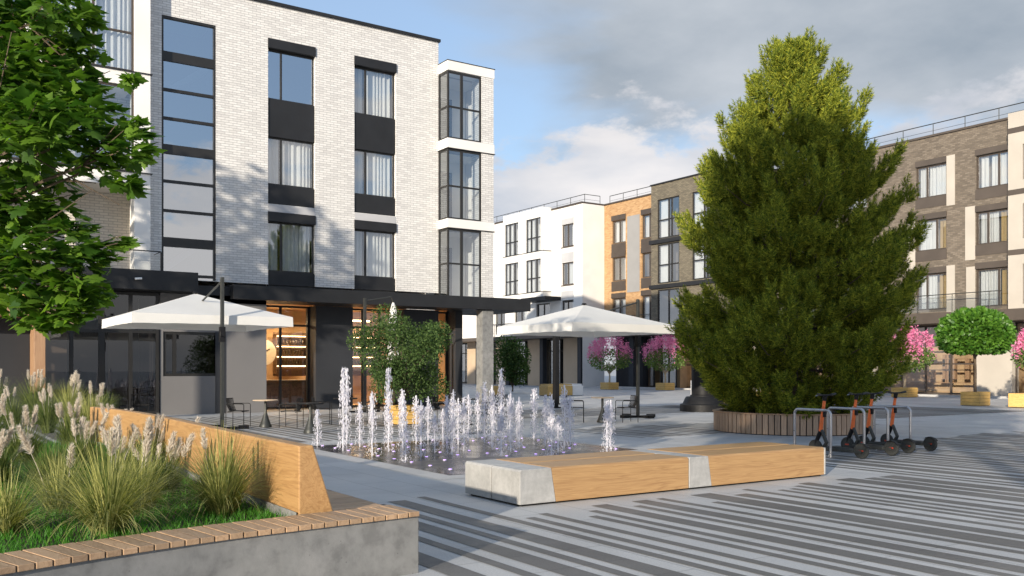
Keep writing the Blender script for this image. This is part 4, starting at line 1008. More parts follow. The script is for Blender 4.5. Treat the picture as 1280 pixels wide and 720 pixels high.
# heights per grid node; 0 = light only.  columns = GU, rows = GV (near to far)
off = {(0,1),(0,3),(0,5),(1,0),(1,2),(2,1),(0,7),(3,0),(4,2),(5,0),(6,2),(7,0),(7,1),(3,3),(5,3),(2,5),(6,0),(7,3),(1,6),(4,0),(4,5),(6,5),(2,8),(0,0),(1,1),(2,0),(3,1),(2,2),(5,1),(1,4),(3,6)}
ORD = ('first', 'second', 'third', 'fourth', 'fifth', 'sixth', 'seventh', 'eighth', 'ninth')
lights_on = {(0,0),(0,1),(0,3),(1,0),(1,2),(2,1),(0,7),(3,0),(1,6),(2,5),(4,2),(3,3),(5,3)}
for j, v in enumerate(GV):
    row = [i for i in range(8) if (i, j) not in off]; lr = [i for i in range(8) if (i, j) not in off or (i, j) in lights_on]
    rn = 'nearest row' if j == 0 else 'farthest row' if j == 8 else ORD[j]+' row from the front'
    for i in lr:
        l = led if not lused else copy_tree(led); lused = True; l.location = (GU[i]+.09, v-.05, .008)
        l['label'] = 'violet ground light, %s from left, %s of the fountain' % (ORD[lr.index(i)], rn)
    for i in row:
        k = rj.randrange(7); o = protos[k] if not used[k] else copy_tree(protos[k]); used[k] = True
        hh = rj.choice([.75, .9, 1.0, 1.05, 1.15, 1.3]) if j > 2 else rj.choice([.7, .85, 1.0])
        if (i, j) in ((0, 6), (2, 7), (7, 8), (1, 8)): hh = 1.6
        put(o, (GU[i], v, .008), rj.uniform(0, 6), '%s water jet, %s from the left in the %s' % ('tall' if hh > 1.1 else 'low' if hh < .9 else 'medium', ORD[row.index(i)], rn), (.95, .95, hh))
for k in range(7):
    if not used[k]:
        for ch in list(protos[k].children): bpy.data.objects.remove(ch)
        bpy.data.objects.remove(protos[k])

# ------------------------------------------------------------------ parasols
def parasol(loc, mast_off, lab, arm_to_center=True, H=3.84, E=3.06, hs=2.0):
    t = thing('cantilever_parasol', lab, 'parasol', loc, 0, 'open white cantilever parasols'); drop = .27
    def surf(x, y): r_ = max(abs(x), abs(y))/hs; return H+(E-H)*r_**.96
    m = MB(); N_ = 12
    for q in range(4):
        ca, sa = [(1,0),(0,1),(-1,0),(0,-1)][q]; vs = []; fs = []
        for i in range(N_+1):
            for j in range(N_+1):
                r_ = max(i/N_, .012); s_ = -1+2*j/N_; x = hs*r_; y = hs*r_*s_; z = H+(E-H)*r_**.96-.055*math.cos(s_*PI/2)*r_*(1.25-r_)
                vs.append((x*ca-y*sa, x*sa+y*ca, z))
        fs = [(i*(N_+1)+j, (i+1)*(N_+1)+j, (i+1)*(N_+1)+j+1, i*(N_+1)+j+1) for i in range(N_) for j in range(N_)]
        m.add(vs, fs, True); vs = []
        for j in range(N_+1):
            s_ = -1+2*j/N_; x = hs; y = hs*s_; z = E-.055*math.cos(s_*PI/2)*.25; e_ = .012
            vs += [((x+.002)*ca-y*sa, (x+.002)*sa+y*ca, z), ((x+e_)*ca-y*1.004*sa, (x+e_)*sa+y*1.004*ca, z-drop+.035*math.cos(s_*PI/2)+.006*math.sin(j*2.4))]
        m.add(vs, [(2*j, 2*j+1, 2*j+3, 2*j+2) for j in range(N_)], True)
    cn = m.build('canopy', M['canvas'], t)
    m = MB()
    for (x, y) in ((1,1),(1,-1),(-1,1),(-1,-1),(1,0),(-1,0),(0,1),(0,-1)): m.tube([(0,0,H-.25), (x*hs*.97, y*hs*.97, surf(x*hs*.97, y*hs*.97)-.04)], .014, 5)
    m.build('ribs', M['black'], t)
    MB().tube([(0,0,H+.05),(0,0,H-.45)], .04, 8).build('hub', M['black'], t)
    MB().lathe([(.09, H+.005), (.06, H+.05)], seg=12).build('finial', M['black'], t)
    mx, my = mast_off; T = H+.28
    mp = MB().box(mx-.045, mx+.045, my-.045, my+.045, .06, T); mast = mp.build('mast', M['gunmetal'], t, .008)
    MB().box(mx-.07, mx+.07, my-.07, my+.07, 2.35, 2.75).tube([(mx-.02, my-.07, 2.5), (mx-.1, my-.2, 2.5), (mx-.1, my-.2, 2.62)], .015, 6).build('crank', M['black'], mast)
    MB().tube([(mx, my, T-.10), (0, 0, H-.42)], .026, 8).build('arm', M['gunmetal'], t)
    bm = MB()
    bm.box(mx-.62, mx+.62, my-.05, my+.05, .0, .07); bm.box(mx-.048, mx+.048, my-.62, my+.62, .002, .068)
    for dx, dy in ((.58,0),(-.58,0),(0,.58),(0,-.58)): bm.box(mx+dx-.11, mx+dx+.11, my+dy-.11, my+dy+.11, .004, .10)
    bm.build('base', M['black'], t, .006)
    return t
parasol((7.0, 26.95, 0), (.09, -2.35), 'left open white parasol before the grey cafe wall with its black mast in front', H=3.80, E=3.08, hs=2.13)
parasol((18.0, 22.85, 0), (2.35, .1), 'right open white parasol beside the spruce, mast and cross base on its right', H=3.66, E=2.98)
t = thing('closed_parasol', 'folded white parasol hanging from a black mast above the olive tree', 'parasol', (14.29, 31.3, 0))
MB().box(-.05, .05, -.05, .05, .06, 4.25).build('mast', M['gunmetal'], t, .006)
MB().tube([(0, 0, 4.15), (1.15, .15, 4.35), (1.25, .16, 4.15)], .028, 8).build('arm', M['gunmetal'], t)
m = MB(); vs = []; seg = 20
prof = [(.03, 4.15), (.10, 3.9), (.15, 3.2), (.19, 2.4), (.2, 1.9), (.14, 1.75)]
for r_, z in prof:
    for k in range(seg): a = 2*PI*k/seg; rr_ = r_*(1+.22*math.sin(k*PI)*0+.2*(k % 2)); vs.append((1.25+rr_*math.cos(a), .16+rr_*math.sin(a), z))
m.add(vs, [(i*seg+k, i*seg+(k+1) % seg, (i+1)*seg+(k+1) % seg, (i+1)*seg+k) for i in range(len(prof)-1) for k in range(seg)], True); m.build('folded_canopy', M['canvas'], t)
MB().box(-.6, .6, -.05, .05, 0, .07).box(-.048, .048, -.6, .6, .002, .068).build('base', M['black'], t)
for (x, y, h_, w_, lab) in ((22.3, 30.2, 3.6, .09, 'thicker black mast standing under the right parasol'), (24.6, 33.2, 3.6, .075, 'thinner black mast standing behind the right parasol')):
    t = thing('lamp_post', lab, 'post', (x, y, 0), 0, 'black posts beyond the fountain')
    MB().box(-w_, w_, -w_, w_, .05, h_).build('pole', M['black'], t, .01); MB().box(-w_*1.8, w_*1.8, -w_*1.8, w_*1.8, 0, .05).build('foot', M['black'], t); MB().box(-w_*1.2, w_*1.2, -w_*1.2, w_*1.2, h_+.001, h_+.12).build('cap', M['black'], t)

# ------------------------------------------------------------------ cafe furniture
def make_chair(lab):
    t = thing('cafe_chair', lab, 'chair', (0, 0, 0), 0, 'black slatted cafe chairs'); r_ = .011
    for s_ in (-1, 1):
        x = .28*s_; MB().tube([(x, -.25, 0), (x, -.25, .62), (x, -.235, .645), (x, -.2, .655), (x, .2, .655), (x, .235, .645), (x, .25, .62), (x, .25, 0)], r_, 6).build('side_frame', M['black'], t)
    m = MB(); m.tube([(-.28, -.2, .44), (.28, -.2, .44)], r_, 6); m.tube([(-.28, .2, .43), (.28, .2, .43)], r_, 6)
    for k in range(13): x = -.24+.04*k; m.box(x-.011, x+.011, -.23, .22, .448, .458)
    m.build('seat', M['black'], t)
    m = MB(); top = []; bot = []
    for k in range(15):
        a = -1+2*k/14; x = .27*a; y = .27-.05*a*a; m.tube([(x*.92, y-.06, .47), (x, y, .60), (x*1.02, y+.03, .80)], .008, 5); top.append((x*1.02, y+.03, .80)); bot.append((x*.92, y-.06, .47))
    m.tube(top, .012, 6); m.tube(bot, .010, 6); m.build('backrest', M['black'], t); return t
ch0 = make_chair('cafe chair under the left parasol, left of the light topped table')
def face(loc, tgt): return math.atan2(tgt[1]-loc[1], tgt[0]-loc[0])+PI/2
T1 = (8.37, 24.9); T2 = (8.55, 22.0); T3 = (10.8, 25.0); T4 = (17.6, 21.45); T5 = (13.5, 22.6)
chairs = [((7.75, 25.35), T1, 'cafe chair under the left parasol, left of the light topped table'),
          ((8.95, 24.45), T1, 'cafe chair showing its slatted back, right of the light topped table'),
          ((10.15, 25.2), T3, 'cafe chair left of the table behind the leftmost jets'),
          ((11.35, 24.4), T3, 'cafe chair right of the table behind the leftmost jets'),
          ((16.95, 21.95), T4, 'cafe chair left of the slim table under the right parasol'),
          ((18.35, 21.2), T4, 'cafe chair right of the slim table beside the parasol cross base'),
          ((13.0, 23.1), T5, 'cafe chair left of the table hidden by the middle jets'),
          ((14.2, 22.2), T5, 'cafe chair right of the table hidden by the middle jets'),
          ((15.6, 24.3), (15.6, 25.2), 'empty cafe chair beyond the jets by the concrete column')]
for k, (p, tg, lab) in enumerate(chairs):
    c_ = ch0 if k == 0 else copy_tree(ch0); put(c_, (p[0], p[1], .004), face(p, tg), lab)
def make_table(lab, light):
    t = thing('cafe_table', lab, 'table', (0, 0, 0), 0, 'round pedestal cafe tables')
    MB().lathe([(.34, .735), (.35, .745), (.35, .755), (.34, .765)], seg=32).build('table_top', M['tabletop'] if light else M['black'], t)
    MB().lathe([(.17, 0), (.175, .03), (.14, .10), (.06, .34), (.036, .42), (.036, .734)], seg=20).build('pedestal', M['gunmetal'], t); return t
for (p, lab, li) in ((T1, 'round table with light wooden top under the left parasol', True), (T2, 'slim dark pedestal table standing alone left of the jets', False), (T3, 'dark pedestal table behind the leftmost jets', False), (T4, 'slim pedestal table between two chairs under the right parasol', True), (T5, 'dark pedestal table hidden by the middle jets', False)):
    put(make_table(lab, li), (p[0], p[1], .004))

# ------------------------------------------------------------------ bicycle racks & scooters
def rack(loc, lab):
    t = thing('bicycle_rack', lab, 'bicycle rack', loc, 0, 'steel hoop racks'); H = .86; L_ = .82; R = .09
    pts = [(0, 0, 0), (0, 0, H-R)]+[(0, R-R*math.cos(a), H-R+R*math.sin(a)) for a in np.linspace(.3, PI/2, 5)]+[(0, L_-R+R*math.sin(a), H-R+R*math.cos(a)) for a in np.linspace(0, PI/2-.3, 5)]+[(0, L_, H-R), (0, L_, 0)]
    MB().tube(pts, .026, 12).build('hoop', M['steel'], t)
    for y in (0, L_): MB().lathe([(.06, 0), (.06, .01), (.03, .012)], 0, y, seg=16).build('foot_plate', M['steel'], t)
def scooter(lab):
    t = thing('electric_scooter', lab, 'scooter', (0, 0, 0), 0, 'parked orange electric scooters')   # origin under the rear wheel, points +Y
    def wheel(y, r_, nm='wheel', wdt=.055):
        w_ = MB().lathe([(r_*.62, -wdt*.5), (r_*.93, -wdt*.5), (r_, -wdt*.25), (r_, wdt*.25), (r_*.93, wdt*.5), (r_*.62, wdt*.5)], seg=28, axis='x', c=(0, y, r_)).build('wheel', M['black_rubber'], t)
        MB().lathe([(r_*.62, -wdt*.56), (r_*.62, wdt*.56)], seg=20, axis='x', c=(0, y, r_)).build('hub_cover', M['gunmetal'], w_)
        MB().box(-wdt*.66, wdt*.66, y-.055, y+.03, r_-.012, r_+.014).build('hub_bolt', M['red_paint'], w_)
    wheel(0, .14); wheel(.93, .14)
    MB().box(-.075, .075, .12, .78, .095, .165).build('deck', M['gunmetal'], t, .015)
    MB().box(-.065, .065, .16, .74, .166, .172).build('grip_mat', M['black_rubber'], t)
    m = MB()
    for s_ in (-1, 1): m.add([(s_*.045,-.03,.10),(s_*.045,.16,.10),(s_*.045,.16,.16),(s_*.045,-.03,.15),(s_*.06,-.03,.10),(s_*.06,.16,.10),(s_*.06,.16,.16),(s_*.06,-.03,.15)], [(0,1,2,3),(7,6,5,4),(0,4,5,1),(3,2,6,7),(0,3,7,4),(1,5,6,2)])
    m.build('rear_fork', M['gunmetal'], t)
    m = MB(); pts = [(0, -.13, .20), (0, -.08, .245), (0, 0, .265), (0, .08, .25)]
    for k in range(3):
        a = pts[k]; b = pts[k+1]; m.add([(-.045,a[1],a[2]),(.045,a[1],a[2]),(.045,b[1],b[2]),(-.045,b[1],b[2]),(-.045,a[1],a[2]+.01),(.045,a[1],a[2]+.01),(.045,b[1],b[2]+.01),(-.045,b[1],b[2]+.01)], [(0,3,2,1),(4,5,6,7),(0,1,5,4),(2,3,7,6)])
    m.build('rear_mudguard', M['black'], t)
    MB().tube([(0, .76, .14), (0, .70, .24), (0, .80, .46)], [.04, .036, .03], 10).build('neck', M['gunmetal'], t)
    MB().tube([(0, .93, .13), (0, .915, .24), (0, .86, .36), (0, .82, .46)], [.03, .035, .04, .035], 10).build('front_fork', M['black'], t)
    MB().tube([(0, .825, .44), (0, .775, .80)], [.036, .032], 10).build('orange_stem', M['orange_paint'], t)
    MB().tube([(0, .775, .80), (0, .745, 1.0)], [.030, .026], 10).build('upper_stem', M['orange_paint'], t)
    MB().box(-.03, .03, .72, .76, .70, .84).build('battery_lock', M['black'], t, .01)
    MB().tube([(0, .745, 1.0), (0, .73, 1.09)], [.035, .04], 10).build('display', M['black'], t)
    MB().tube([(-.24, .70, 1.12), (-.1, .72, 1.10), (.1, .72, 1.10), (.24, .70, 1.12)], .016, 8).build('handlebar', M['black'], t)
    for s_ in (-1, 1):
        MB().tube([(s_*.15, .715, 1.105), (s_*.26, .697, 1.122)], .022, 8).build('grip', M['black_rubber'], t); MB().tube([(s_*.14, .74, 1.10), (s_*.22, .77, 1.09)], .008, 6).build('brake_lever', M['steel'], t)
    MB().tube([(0, .66, .0), (.06, .62, .10)][::-1], .008, 6).build('kickstand', M['steel'], t)
    return t
ru = (14.25, 15.25, 16.0, 16.75)
names = ('first', 'second', 'third', 'last')
for k, u in enumerate(ru): rack((u, 10.75, .004), ('steel hoop rack nearest the oak bench', 'second steel hoop rack from the oak bench', 'third steel hoop rack from the oak bench', 'steel hoop rack farthest from the oak bench')[k])
s0 = scooter('x'); sl_ = ('orange scooter nearest the oak bench, half hidden by its hoop', 'orange scooter second from the oak bench', 'orange scooter third from the oak bench', 'rightmost orange scooter with its handlebar clear of the spruce')
for k, (u, v, rz) in enumerate(((14.42, 10.22, .03), (15.42, 10.28, -.02), (16.1, 10.38, .02), (16.9, 10.42, -.03))):
    s_ = s0 if k == 0 else copy_tree(s0); put(s_, (u, v, .006), rz, sl_[k], (1.05, 1.05, 1.03))

# ------------------------------------------------------------------ spruce in its slatted round planter
SC = (19.45, 15.9)
pt = thing('round_planter', 'round vertical slatted wooden planter holding the big spruce', 'planter', (SC[0], SC[1], 0))
m = MB(); R = 2.0; n = 84
for k in range(n):
    a = 2*PI*k/n; ca, sa = math.cos(a), math.sin(a); w2 = PI*R/n*.82; t2 = .03; z1 = .50+random.uniform(-.002, .002)
    pr = [(R*ca-w2*-sa*-1*-1, R*sa-w2*ca), (0, 0)]
    tx_, ty_ = -sa, ca
    q = [((R-t2)*ca-tx_*w2, (R-t2)*sa-ty_*w2), (R*ca-tx_*w2, R*sa-ty_*w2), (R*ca+tx_*w2, R*sa+ty_*w2), ((R-t2)*ca+tx_*w2, (R-t2)*sa+ty_*w2)]
    m.prism(q, .02, z1)
m.build('slats', M['wood_fence'], pt)
MB().lathe([(1.965, 0), (1.965, .46)], seg=48).build('drum', M['black'], pt)
MB().lathe([(1.90, .462), (1.90, .47)], seg=48).build('soil_bed', M['soil'], pt)
m = MB(); vs = []; K = 48
for k in range(K): a = 2*PI*k/K; vs += [(1.86*math.cos(a), 1.86*math.sin(a), .503), (2.03*math.cos(a), 2.03*math.sin(a), .503), (2.03*math.cos(a), 2.03*math.sin(a), .53), (1.86*math.cos(a), 1.86*math.sin(a), .53)]
m.add(vs, [f for k in range(K) for f in ((4*k, 4*((k+1) % K), 4*((k+1) % K)+1, 4*k+1), (4*k+1, 4*((k+1) % K)+1, 4*((k+1) % K)+2, 4*k+2), (4*k+2, 4*((k+1) % K)+2, 4*((k+1) % K)+3, 4*k+3), (4*k+3, 4*((k+1) % K)+3, 4*((k+1) % K), 4*k))]); m.build('rim', M['wood_portal'], pt)

def spruce():
    t = thing('spruce_tree', 'tall broad spruce with upswept needle tufts rising from the round slatted planter', 'tree', (SC[0], SC[1], .45))
    r = np.random.default_rng(77)
    MB().tube([(0, 0, 0), (.03, .02, 3), (-.02, .03, 6.3), (0, 0, 9.3)], [.19, .14, .08, .02], 10).build('trunk', M['bark'], t)
    zs = np.array([.2, .7, 1.4, 2.4, 3.4, 4.5, 5.6, 6.4, 7.2, 7.9, 8.5, 9.0, 9.6]); Rs = np.array([1.7, 2.25, 2.7, 2.85, 2.75, 2.55, 2.3, 1.95, 1.45, .98, .62, .36, .1])
    br = MB(); pos = []; dirs = []; Ls = []
    z = .2
    def plume_(base, axis, L_, rad, ns):
        # a tuft: shoots fanned round an upswept axis
        axis = axis/np.linalg.norm(axis)
        for k in range(ns):
            q = r.random(); off_ = r.normal(0, 1, 3); off_ -= axis*off_.dot(axis); off_ /= np.linalg.norm(off_)+1e-6
            w_ = rad*math.sin(PI*min(1, .25+q*.62))*r.random()**.5
            p = base+axis*(L_*(q*.82))+off_*w_*.75; v_ = axis*1.0+off_*(.75-.45*q)+np.array([0, 0, .35]); pos.append(p); dirs.append(v_/np.linalg.norm(v_)); Ls.append(r.uniform(.20, .34))
        pos.append(base+axis*L_*.72); dirs.append(axis+np.array([0, 0, .2])); Ls.append(.34)
    while z < 9.2:
        R_ = np.interp(z, zs, Rs); f = z/9.6; nb = int(4+R_*1.9); ph = r.uniform(0, 6.28)
        for b in range(nb):
            az = ph+2*PI*b/nb+r.normal(0, .18); L_ = R_*r.choice([.6, .8, .92, 1.0, 1.08, 1.22]); d = np.array([math.cos(az), math.sin(az)])
            up = (.10+.85*f)*L_*.5
            c = lambda q: np.array([d[0]*L_*q, d[1]*L_*q, z-.16*L_*math.sin(q*PI)*(1-f)+up*q**2.0])
            br.tube([c(0), c(.3), c(.6), c(.85)], [.035*(L_/3)+.008, .026*(L_/3)+.006, .016, .006], 5, False)
            upv = .35+1.1*f
            # leader tuft at the tip
            plume_(c(.78), np.array([d[0]*.8, d[1]*.8, upv*1.15]), r.uniform(.7, 1.15)*(.7+.3*min(1, R_/2)), r.uniform(.18, .27), 26)
            nt = int(1+L_*2.3)
            for k in range(nt):
                q = .30+.55*(k+r.random())/nt; sg = r.choice([-1, 1]); lat = sg*r.uniform(.15, .5)*L_*(1.05-q)*.9
                p = c(q)+np.array([-d[1]*lat, d[0]*lat, -.05])
                plume_(p, np.array([d[0]*.7-d[1]*sg*.45, d[1]*.7+d[0]*sg*.45, upv*.9+r.normal(0, .12)]), r.uniform(.5, .85), r.uniform(.15, .23), 16)
        z += .36+.06*r.random()
    for k in range(7): plume_(np.array([r.normal(0, .14), r.normal(0, .14), 8.7+.25*k/7+.1*r.random()]), np.array([r.normal(0, .12), r.normal(0, .12), 1]), .75, .17, 20)
    br.build('limbs', M['bark'], t)
    pos = np.array(pos); dirs = np.array(dirs); Ls = np.array(Ls); n = len(pos); NN = 46
    # needles along each shoot; a shoot bends upwards
    q = r.random((n, NN)); a, d, b = frames(dirs)
    ax = pos[:, None]+d[:, None]*(q*Ls[:, None])[..., None]; ax[..., 2] += .12*(q**2)*Ls[:, None]
    th = r.uniform(0, 2*PI, (n, NN)); rad = a[:, None]*np.cos(th)[..., None]+b[:, None]*np.sin(th)[..., None]
    fwd = (.55+.8*q)[..., None]; nd = rad+d[:, None]*fwd; nd /= np.linalg.norm(nd, axis=-1, keepdims=True)
    ln = (r.uniform(.10, .155, (n, NN))*(1.05-.35*q))[..., None]; sd_ = np.cross(nd, r.normal(size=(n, NN, 3))); sd_ /= np.linalg.norm(sd_, axis=-1, keepdims=True)
    w_ = .0095
    V = np.stack([ax-sd_*w_, ax+sd_*w_, ax+nd*ln], 2).reshape(-1, 3)
    # make each shoot one colour island by leaving needles separate but tinting per needle
    o = npmesh('crown', V, np.arange(len(V)), M['pine'], t)
    print('spruce shoots', n, 'tris', n*NN)
spruce()

# ------------------------------------------------------------------ broadleaf trees
def limbs_mesh(t, z0, targets, r0, mat, nm='limbs'):
    m = MB()
    for (x, y, z) in targets:
        p0 = Vector((0, 0, z0)); p3 = Vector((x, y, z)); mid = p0.lerp(p3, .5)+Vector((0, 0, .12*(p3-p0).length)); m.tube([p0, p0.lerp(mid, .5)+Vector((0,0,.05)), mid, p3], [r0, r0*.75, r0*.5, r0*.15], 6)
    return m.build(nm, mat, t)

def maple():
    cx_, cy_ = -.35, 10.4
    t = thing('maple_tree', 'maple whose leafy branches reach in from the upper left corner', 'tree', (cx_, cy_, .4))
    MB().tube([(0,0,0),(.05,0,1.2),(0,.05,2.6),(-.05,0,4.5),(0,0,6.5)], [.17, .14, .12, .09, .03], 12).build('trunk', M['bark'], t)
    # leafy branch sprays reaching out of the crown: world positions
    def W(px, py, D): X = (px-640)/1140*D; return np.array([.832*X+.555*D, -.555*X+.832*D, 1.65+(460-py)/1140*D])
    sp = [(20,20,8.2,.50),(75,10,7.8,.32),(10,90,7.6,.5),(62,75,8.3,.40),(20,150,7.4,.52),(85,128,7.7,.34),(125,160,7.5,.30),(40,200,8.0,.42),(60,160,7.2,.34),(160,185,7.3,.17),(178,160,7.3,.10),(130,205,7.5,.2),(160,228,7.4,.09),
          (15,265,7.8,.36),(60,250,8.1,.22),(20,320,7.5,.42),(70,312,7.3,.33),(118,318,7.4,.20),(148,300,7.5,.08),(100,282,7.6,.14),(60,360,7.4,.34),(100,362,7.3,.24),(92,392,7.3,.15),(40,385,7.6,.22),(60,402,7.3,.12),(110,105,8.2,.16),(105,18,8.0,.12),(100,60,8.1,.2),(-30,100,7.8,.6),(-40,250,7.6,.6),(-40,0,8,.7),(-40,330,7.8,.5),(163,98,7.6,.05),(45,120,7.9,.5)]
    pos = []; dirs = []; nrm = []; lim = MB(); r = RNG; base = np.array([cx_, cy_, .4])
    for (px, py, D, rad) in sp:
        c = W(px, py, D)-base; n = int(4+560*rad**1.5); 
        P_, dd = ellip_points(n, rad*1.05, rad*1.05, rad*.72, .1, .6); pos.append(c+P_)
        out = c/np.linalg.norm(c); d_ = dd*.7+np.array([out[0], out[1], 0])*.9+r.normal(0, .35, (n, 3)); d_[:, 2] = d_[:, 2]*.45-.30; dirs.append(d_)
        nn = r.normal(0, .38, (n, 3)); nn[:, 2] += 1; nrm.append(nn)
        if rad > .13:
            s0_ = np.array([0, 0, min(4.5, max(1.6, c[2]-1.2))]); m_ = (s0_+c)/2+np.array([0, 0, .25]); lim.tube([s0_, m_, c], [.04, .022, .006], 5, False)
            for k in range(4): e_ = c+r.normal(0, rad*.6, 3); lim.tube([m_*.3+c*.7, e_], [.008, .003], 4, False)
    # rest of the crown, out of the frame to the left and above
    n = 2600; P_, dd = ellip_points(n, 2.2, 2.2, 2.0, .3, .5); P_ = P_+np.array([-1.2, .8, 5.8])
    wp = P_+base; X_ = .832*wp[:, 0]-.555*wp[:, 1]; D_ = .555*wp[:, 0]+.832*wp[:, 1]; ok = (D_ > 1) & (((X_/D_*1140+640) < -30) | ((wp[:, 2]-1.65)/D_*1140 > 480))
    P_ = P_[ok]; dd = dd[ok]; n = len(P_); pos.append(P_); d_ = dd+r.normal(0, .5, (n, 3)); d_[:, 2] -= .3; dirs.append(d_); nn = r.normal(0, .4, (n, 3)); nn[:, 2] += 1; nrm.append(nn)
    pos = np.concatenate(pos); dirs = np.concatenate(dirs); nrm = np.concatenate(nrm)
    V, T = scatter(MAPLE, MAPLE_T, pos, dirs, r.uniform(.08, .165, len(pos)), -nrm)
    npmesh('crown', V, T, M['maple'], t); lim.build('limbs', M['bark'], t)
maple()

def bush_tree(name, lab, loc, trunk_h, rx, rz, n, size, mat, box=None, lumps=7, group=None, bark='bark', cat='tree', lump_r=.55, inner=.3):
    t = thing(name, lab, cat, loc, 0, group); r = RNG
    MB().tube([(0,0,0),(.02,.01,trunk_h*.5),(0,0,trunk_h+rz*.6)], [.05+.012*rx, .045, .02], 8).build('trunk', M[bark], t)
    pos = []; dirs = []; tg = []
    for k in range(lumps):
        a = r.uniform(0, 2*PI); q = r.random()**.5; c = np.array([rx*(1-lump_r)*q*math.cos(a)*1.25, rx*(1-lump_r)*q*math.sin(a)*1.25, trunk_h+rz+rz*(1-lump_r)*r.uniform(-1, 1)*1.2]); tg.append(tuple(c))
        m_ = n//lumps; P_, dd = ellip_points(m_, rx*lump_r, rx*lump_r, rz*lump_r*1.1, inner, .5); pos.append(P_+c); dirs.append(dd+r.normal(0, .6, (m_, 3)))
    limbs_mesh(t, trunk_h*.75, tg, .03, M[bark])
    pos = np.concatenate(pos); dirs = np.concatenate(dirs); V, T = scatter(LEAF, LEAF_T, pos, dirs, r.uniform(size*.7, size*1.3, len(pos))); npmesh('crown', V, T, M[mat], t); return t
def box_planter(loc, w_, h_, lab, mat='wood_box', rz=0):
    t = thing('box_planter', lab, 'planter', loc, rz, 'square wooden tree boxes')
    m = MB(); h2 = w_/2; n = 4
    for k in range(n):
        z0 = .02+(h_-.02)*k/n; z1 = .02+(h_-.02)*(k+1)/n-.01; m.box(-h2, h2, -h2, -h2+.03, z0, z1); m.box(-h2, h2, h2-.03, h2, z0, z1); m.box(-h2, -h2+.03, -h2+.031, h2-.031, z0, z1); m.box(h2-.03, h2, -h2+.031, h2-.031, z0, z1)
    m.build('boards', M[mat], t, .003); MB().box(-h2+.035, h2-.035, -h2+.035, h2-.035, 0, h_-.05).build('soil_bed', M['soil'], t)
bush_tree('olive_tree', 'bushy grey green olive tree in a honey wood box behind the jets', (12.2, 24.0, .5), .30, 1.45, 1.28, 22000, .06, 'olive', lumps=30, lump_r=.34, inner=.1)
box_planter((12.2, 24.0, .004), .72, .56, 'honey coloured wooden box under the olive tree, glowing between the jets')
# clipped ball tree
t = thing('ball_tree', 'clipped bright green ball tree on a thin straight trunk at the right', 'tree', (39.1, 22.0, .5))
MB().tube([(0,0,0),(.02,0,1.0),(0,.02,2.1),(0,0,2.9)], [.06, .05, .045, .02], 8).build('trunk', M['bark'], t)
limbs_mesh(t, 1.6, [(math.cos(a)*1.0, math.sin(a)*1.0, 2.6) for a in np.linspace(0, 6, 9)], .03, M['bark'])
P_, dd = ellip_points(9500, 1.5, 1.5, 1.12, .6, .5); P_ *= (1+.05*np.sin(P_[:, :1]*7)*np.cos(P_[:, 1:2]*6)); P_[:, 2] = np.where(P_[:, 2] < -.75, -.75+RNG.random(len(P_))*.15, P_[:, 2])
V, T = scatter(LEAF, LEAF_T, P_+np.array([0, 0, 2.62]), dd*.8+RNG.normal(0, .6, (len(P_), 3)), RNG.uniform(.11, .22, len(P_))); npmesh('crown', V, T, M['ball'], t)
box_planter((39.1, 22.0, 0), .86, .62, 'honey coloured wooden box under the clipped ball tree')

def myrtle(loc, s_, lab, n=1800):
    t = thing('crepe_myrtle', lab, 'flowering tree', loc, 0, 'pink flowering trees in boxes'); r = RNG
    tg = [(s_*.9*math.cos(a), s_*.9*math.sin(a), .9+s_*.6+.3*math.sin(a*3)) for a in np.linspace(0, 5.5, 7)]
    MB().tube([(0,0,0),(.03,0,.5),(0,.03,.9)], [.07, .06, .05], 8).build('trunk', M['pale_bark'], t); limbs_mesh(t, .7, tg, .045, M['pale_bark'])
    P_, dd = ellip_points(n, s_*1.15, s_*1.15, s_*.75, .4, .5); P_[:, 2] = P_[:, 2]*.75+.9+s_*.6
    V, T = scatter(LEAF, LEAF_T, P_, dd+r.normal(0, .5, (n, 3)), r.uniform(.09, .17, n)); npmesh('leaves', V, T, M['myrtle_leaf'], t)
    pos = []
    for k in range(46):
        a = r.uniform(0, 2*PI); e = r.uniform(-.1, 1.45); c = np.array([math.cos(a)*math.cos(e)*s_*1.15, math.sin(a)*math.cos(e)*s_*1.15, .9+s_*.75+math.sin(e)*s_*.7]); q = r.random(60)
        pos.append(c+r.normal(0, 1, (60, 3))*np.array([.075, .075, .17])*s_*(1.25-.7*q)[:, None]+np.array([0, 0, 1])*(q*.35*s_)[:, None])
    pos = np.concatenate(pos); V, T = scatter([(-.4,0,0),(.4,0,0),(.5,.8,.1),(-.5,.8,.1)], [(0,1,2),(0,2,3)], pos, r.normal(size=pos.shape), r.uniform(.05, .10, len(pos))); npmesh('blossom', V, T, M['pink'], t)
for (p, s_, lab) in (((47.1, 30.6), 1.35, 'pink flowering tree between the spruce and the ball tree'), ((45.0, 54.0), 1.42, 'pink flowering tree seen beneath the right parasol edge'), ((47.2, 50.2), 1.4, 'pink flowering tree half hidden by the left side of the spruce'), ((44.1, 21.4), 1.25, 'pink flowering tree cut by the right edge of the picture')):
    myrtle((p[0], p[1], .5), s_, lab); box_planter((p[0], p[1], 0), 1.0, .55, 'honey wood box of the '+lab.replace('pink flowering ', 'pink '))
bush_tree('round_shrub', 'dark round shrub tree between the concrete column and the right parasol', (33.4, 50.0, .1), .3, 1.35, 1.7, 4200, .15, 'olive', lumps=9)
bush_tree('round_shrub', 'small far shrub tree seen between the dark pier and the concrete column', (36.0, 66.5, .1), .8, 1.6, 1.7, 1500, .2, 'myrtle_leaf', lumps=7)
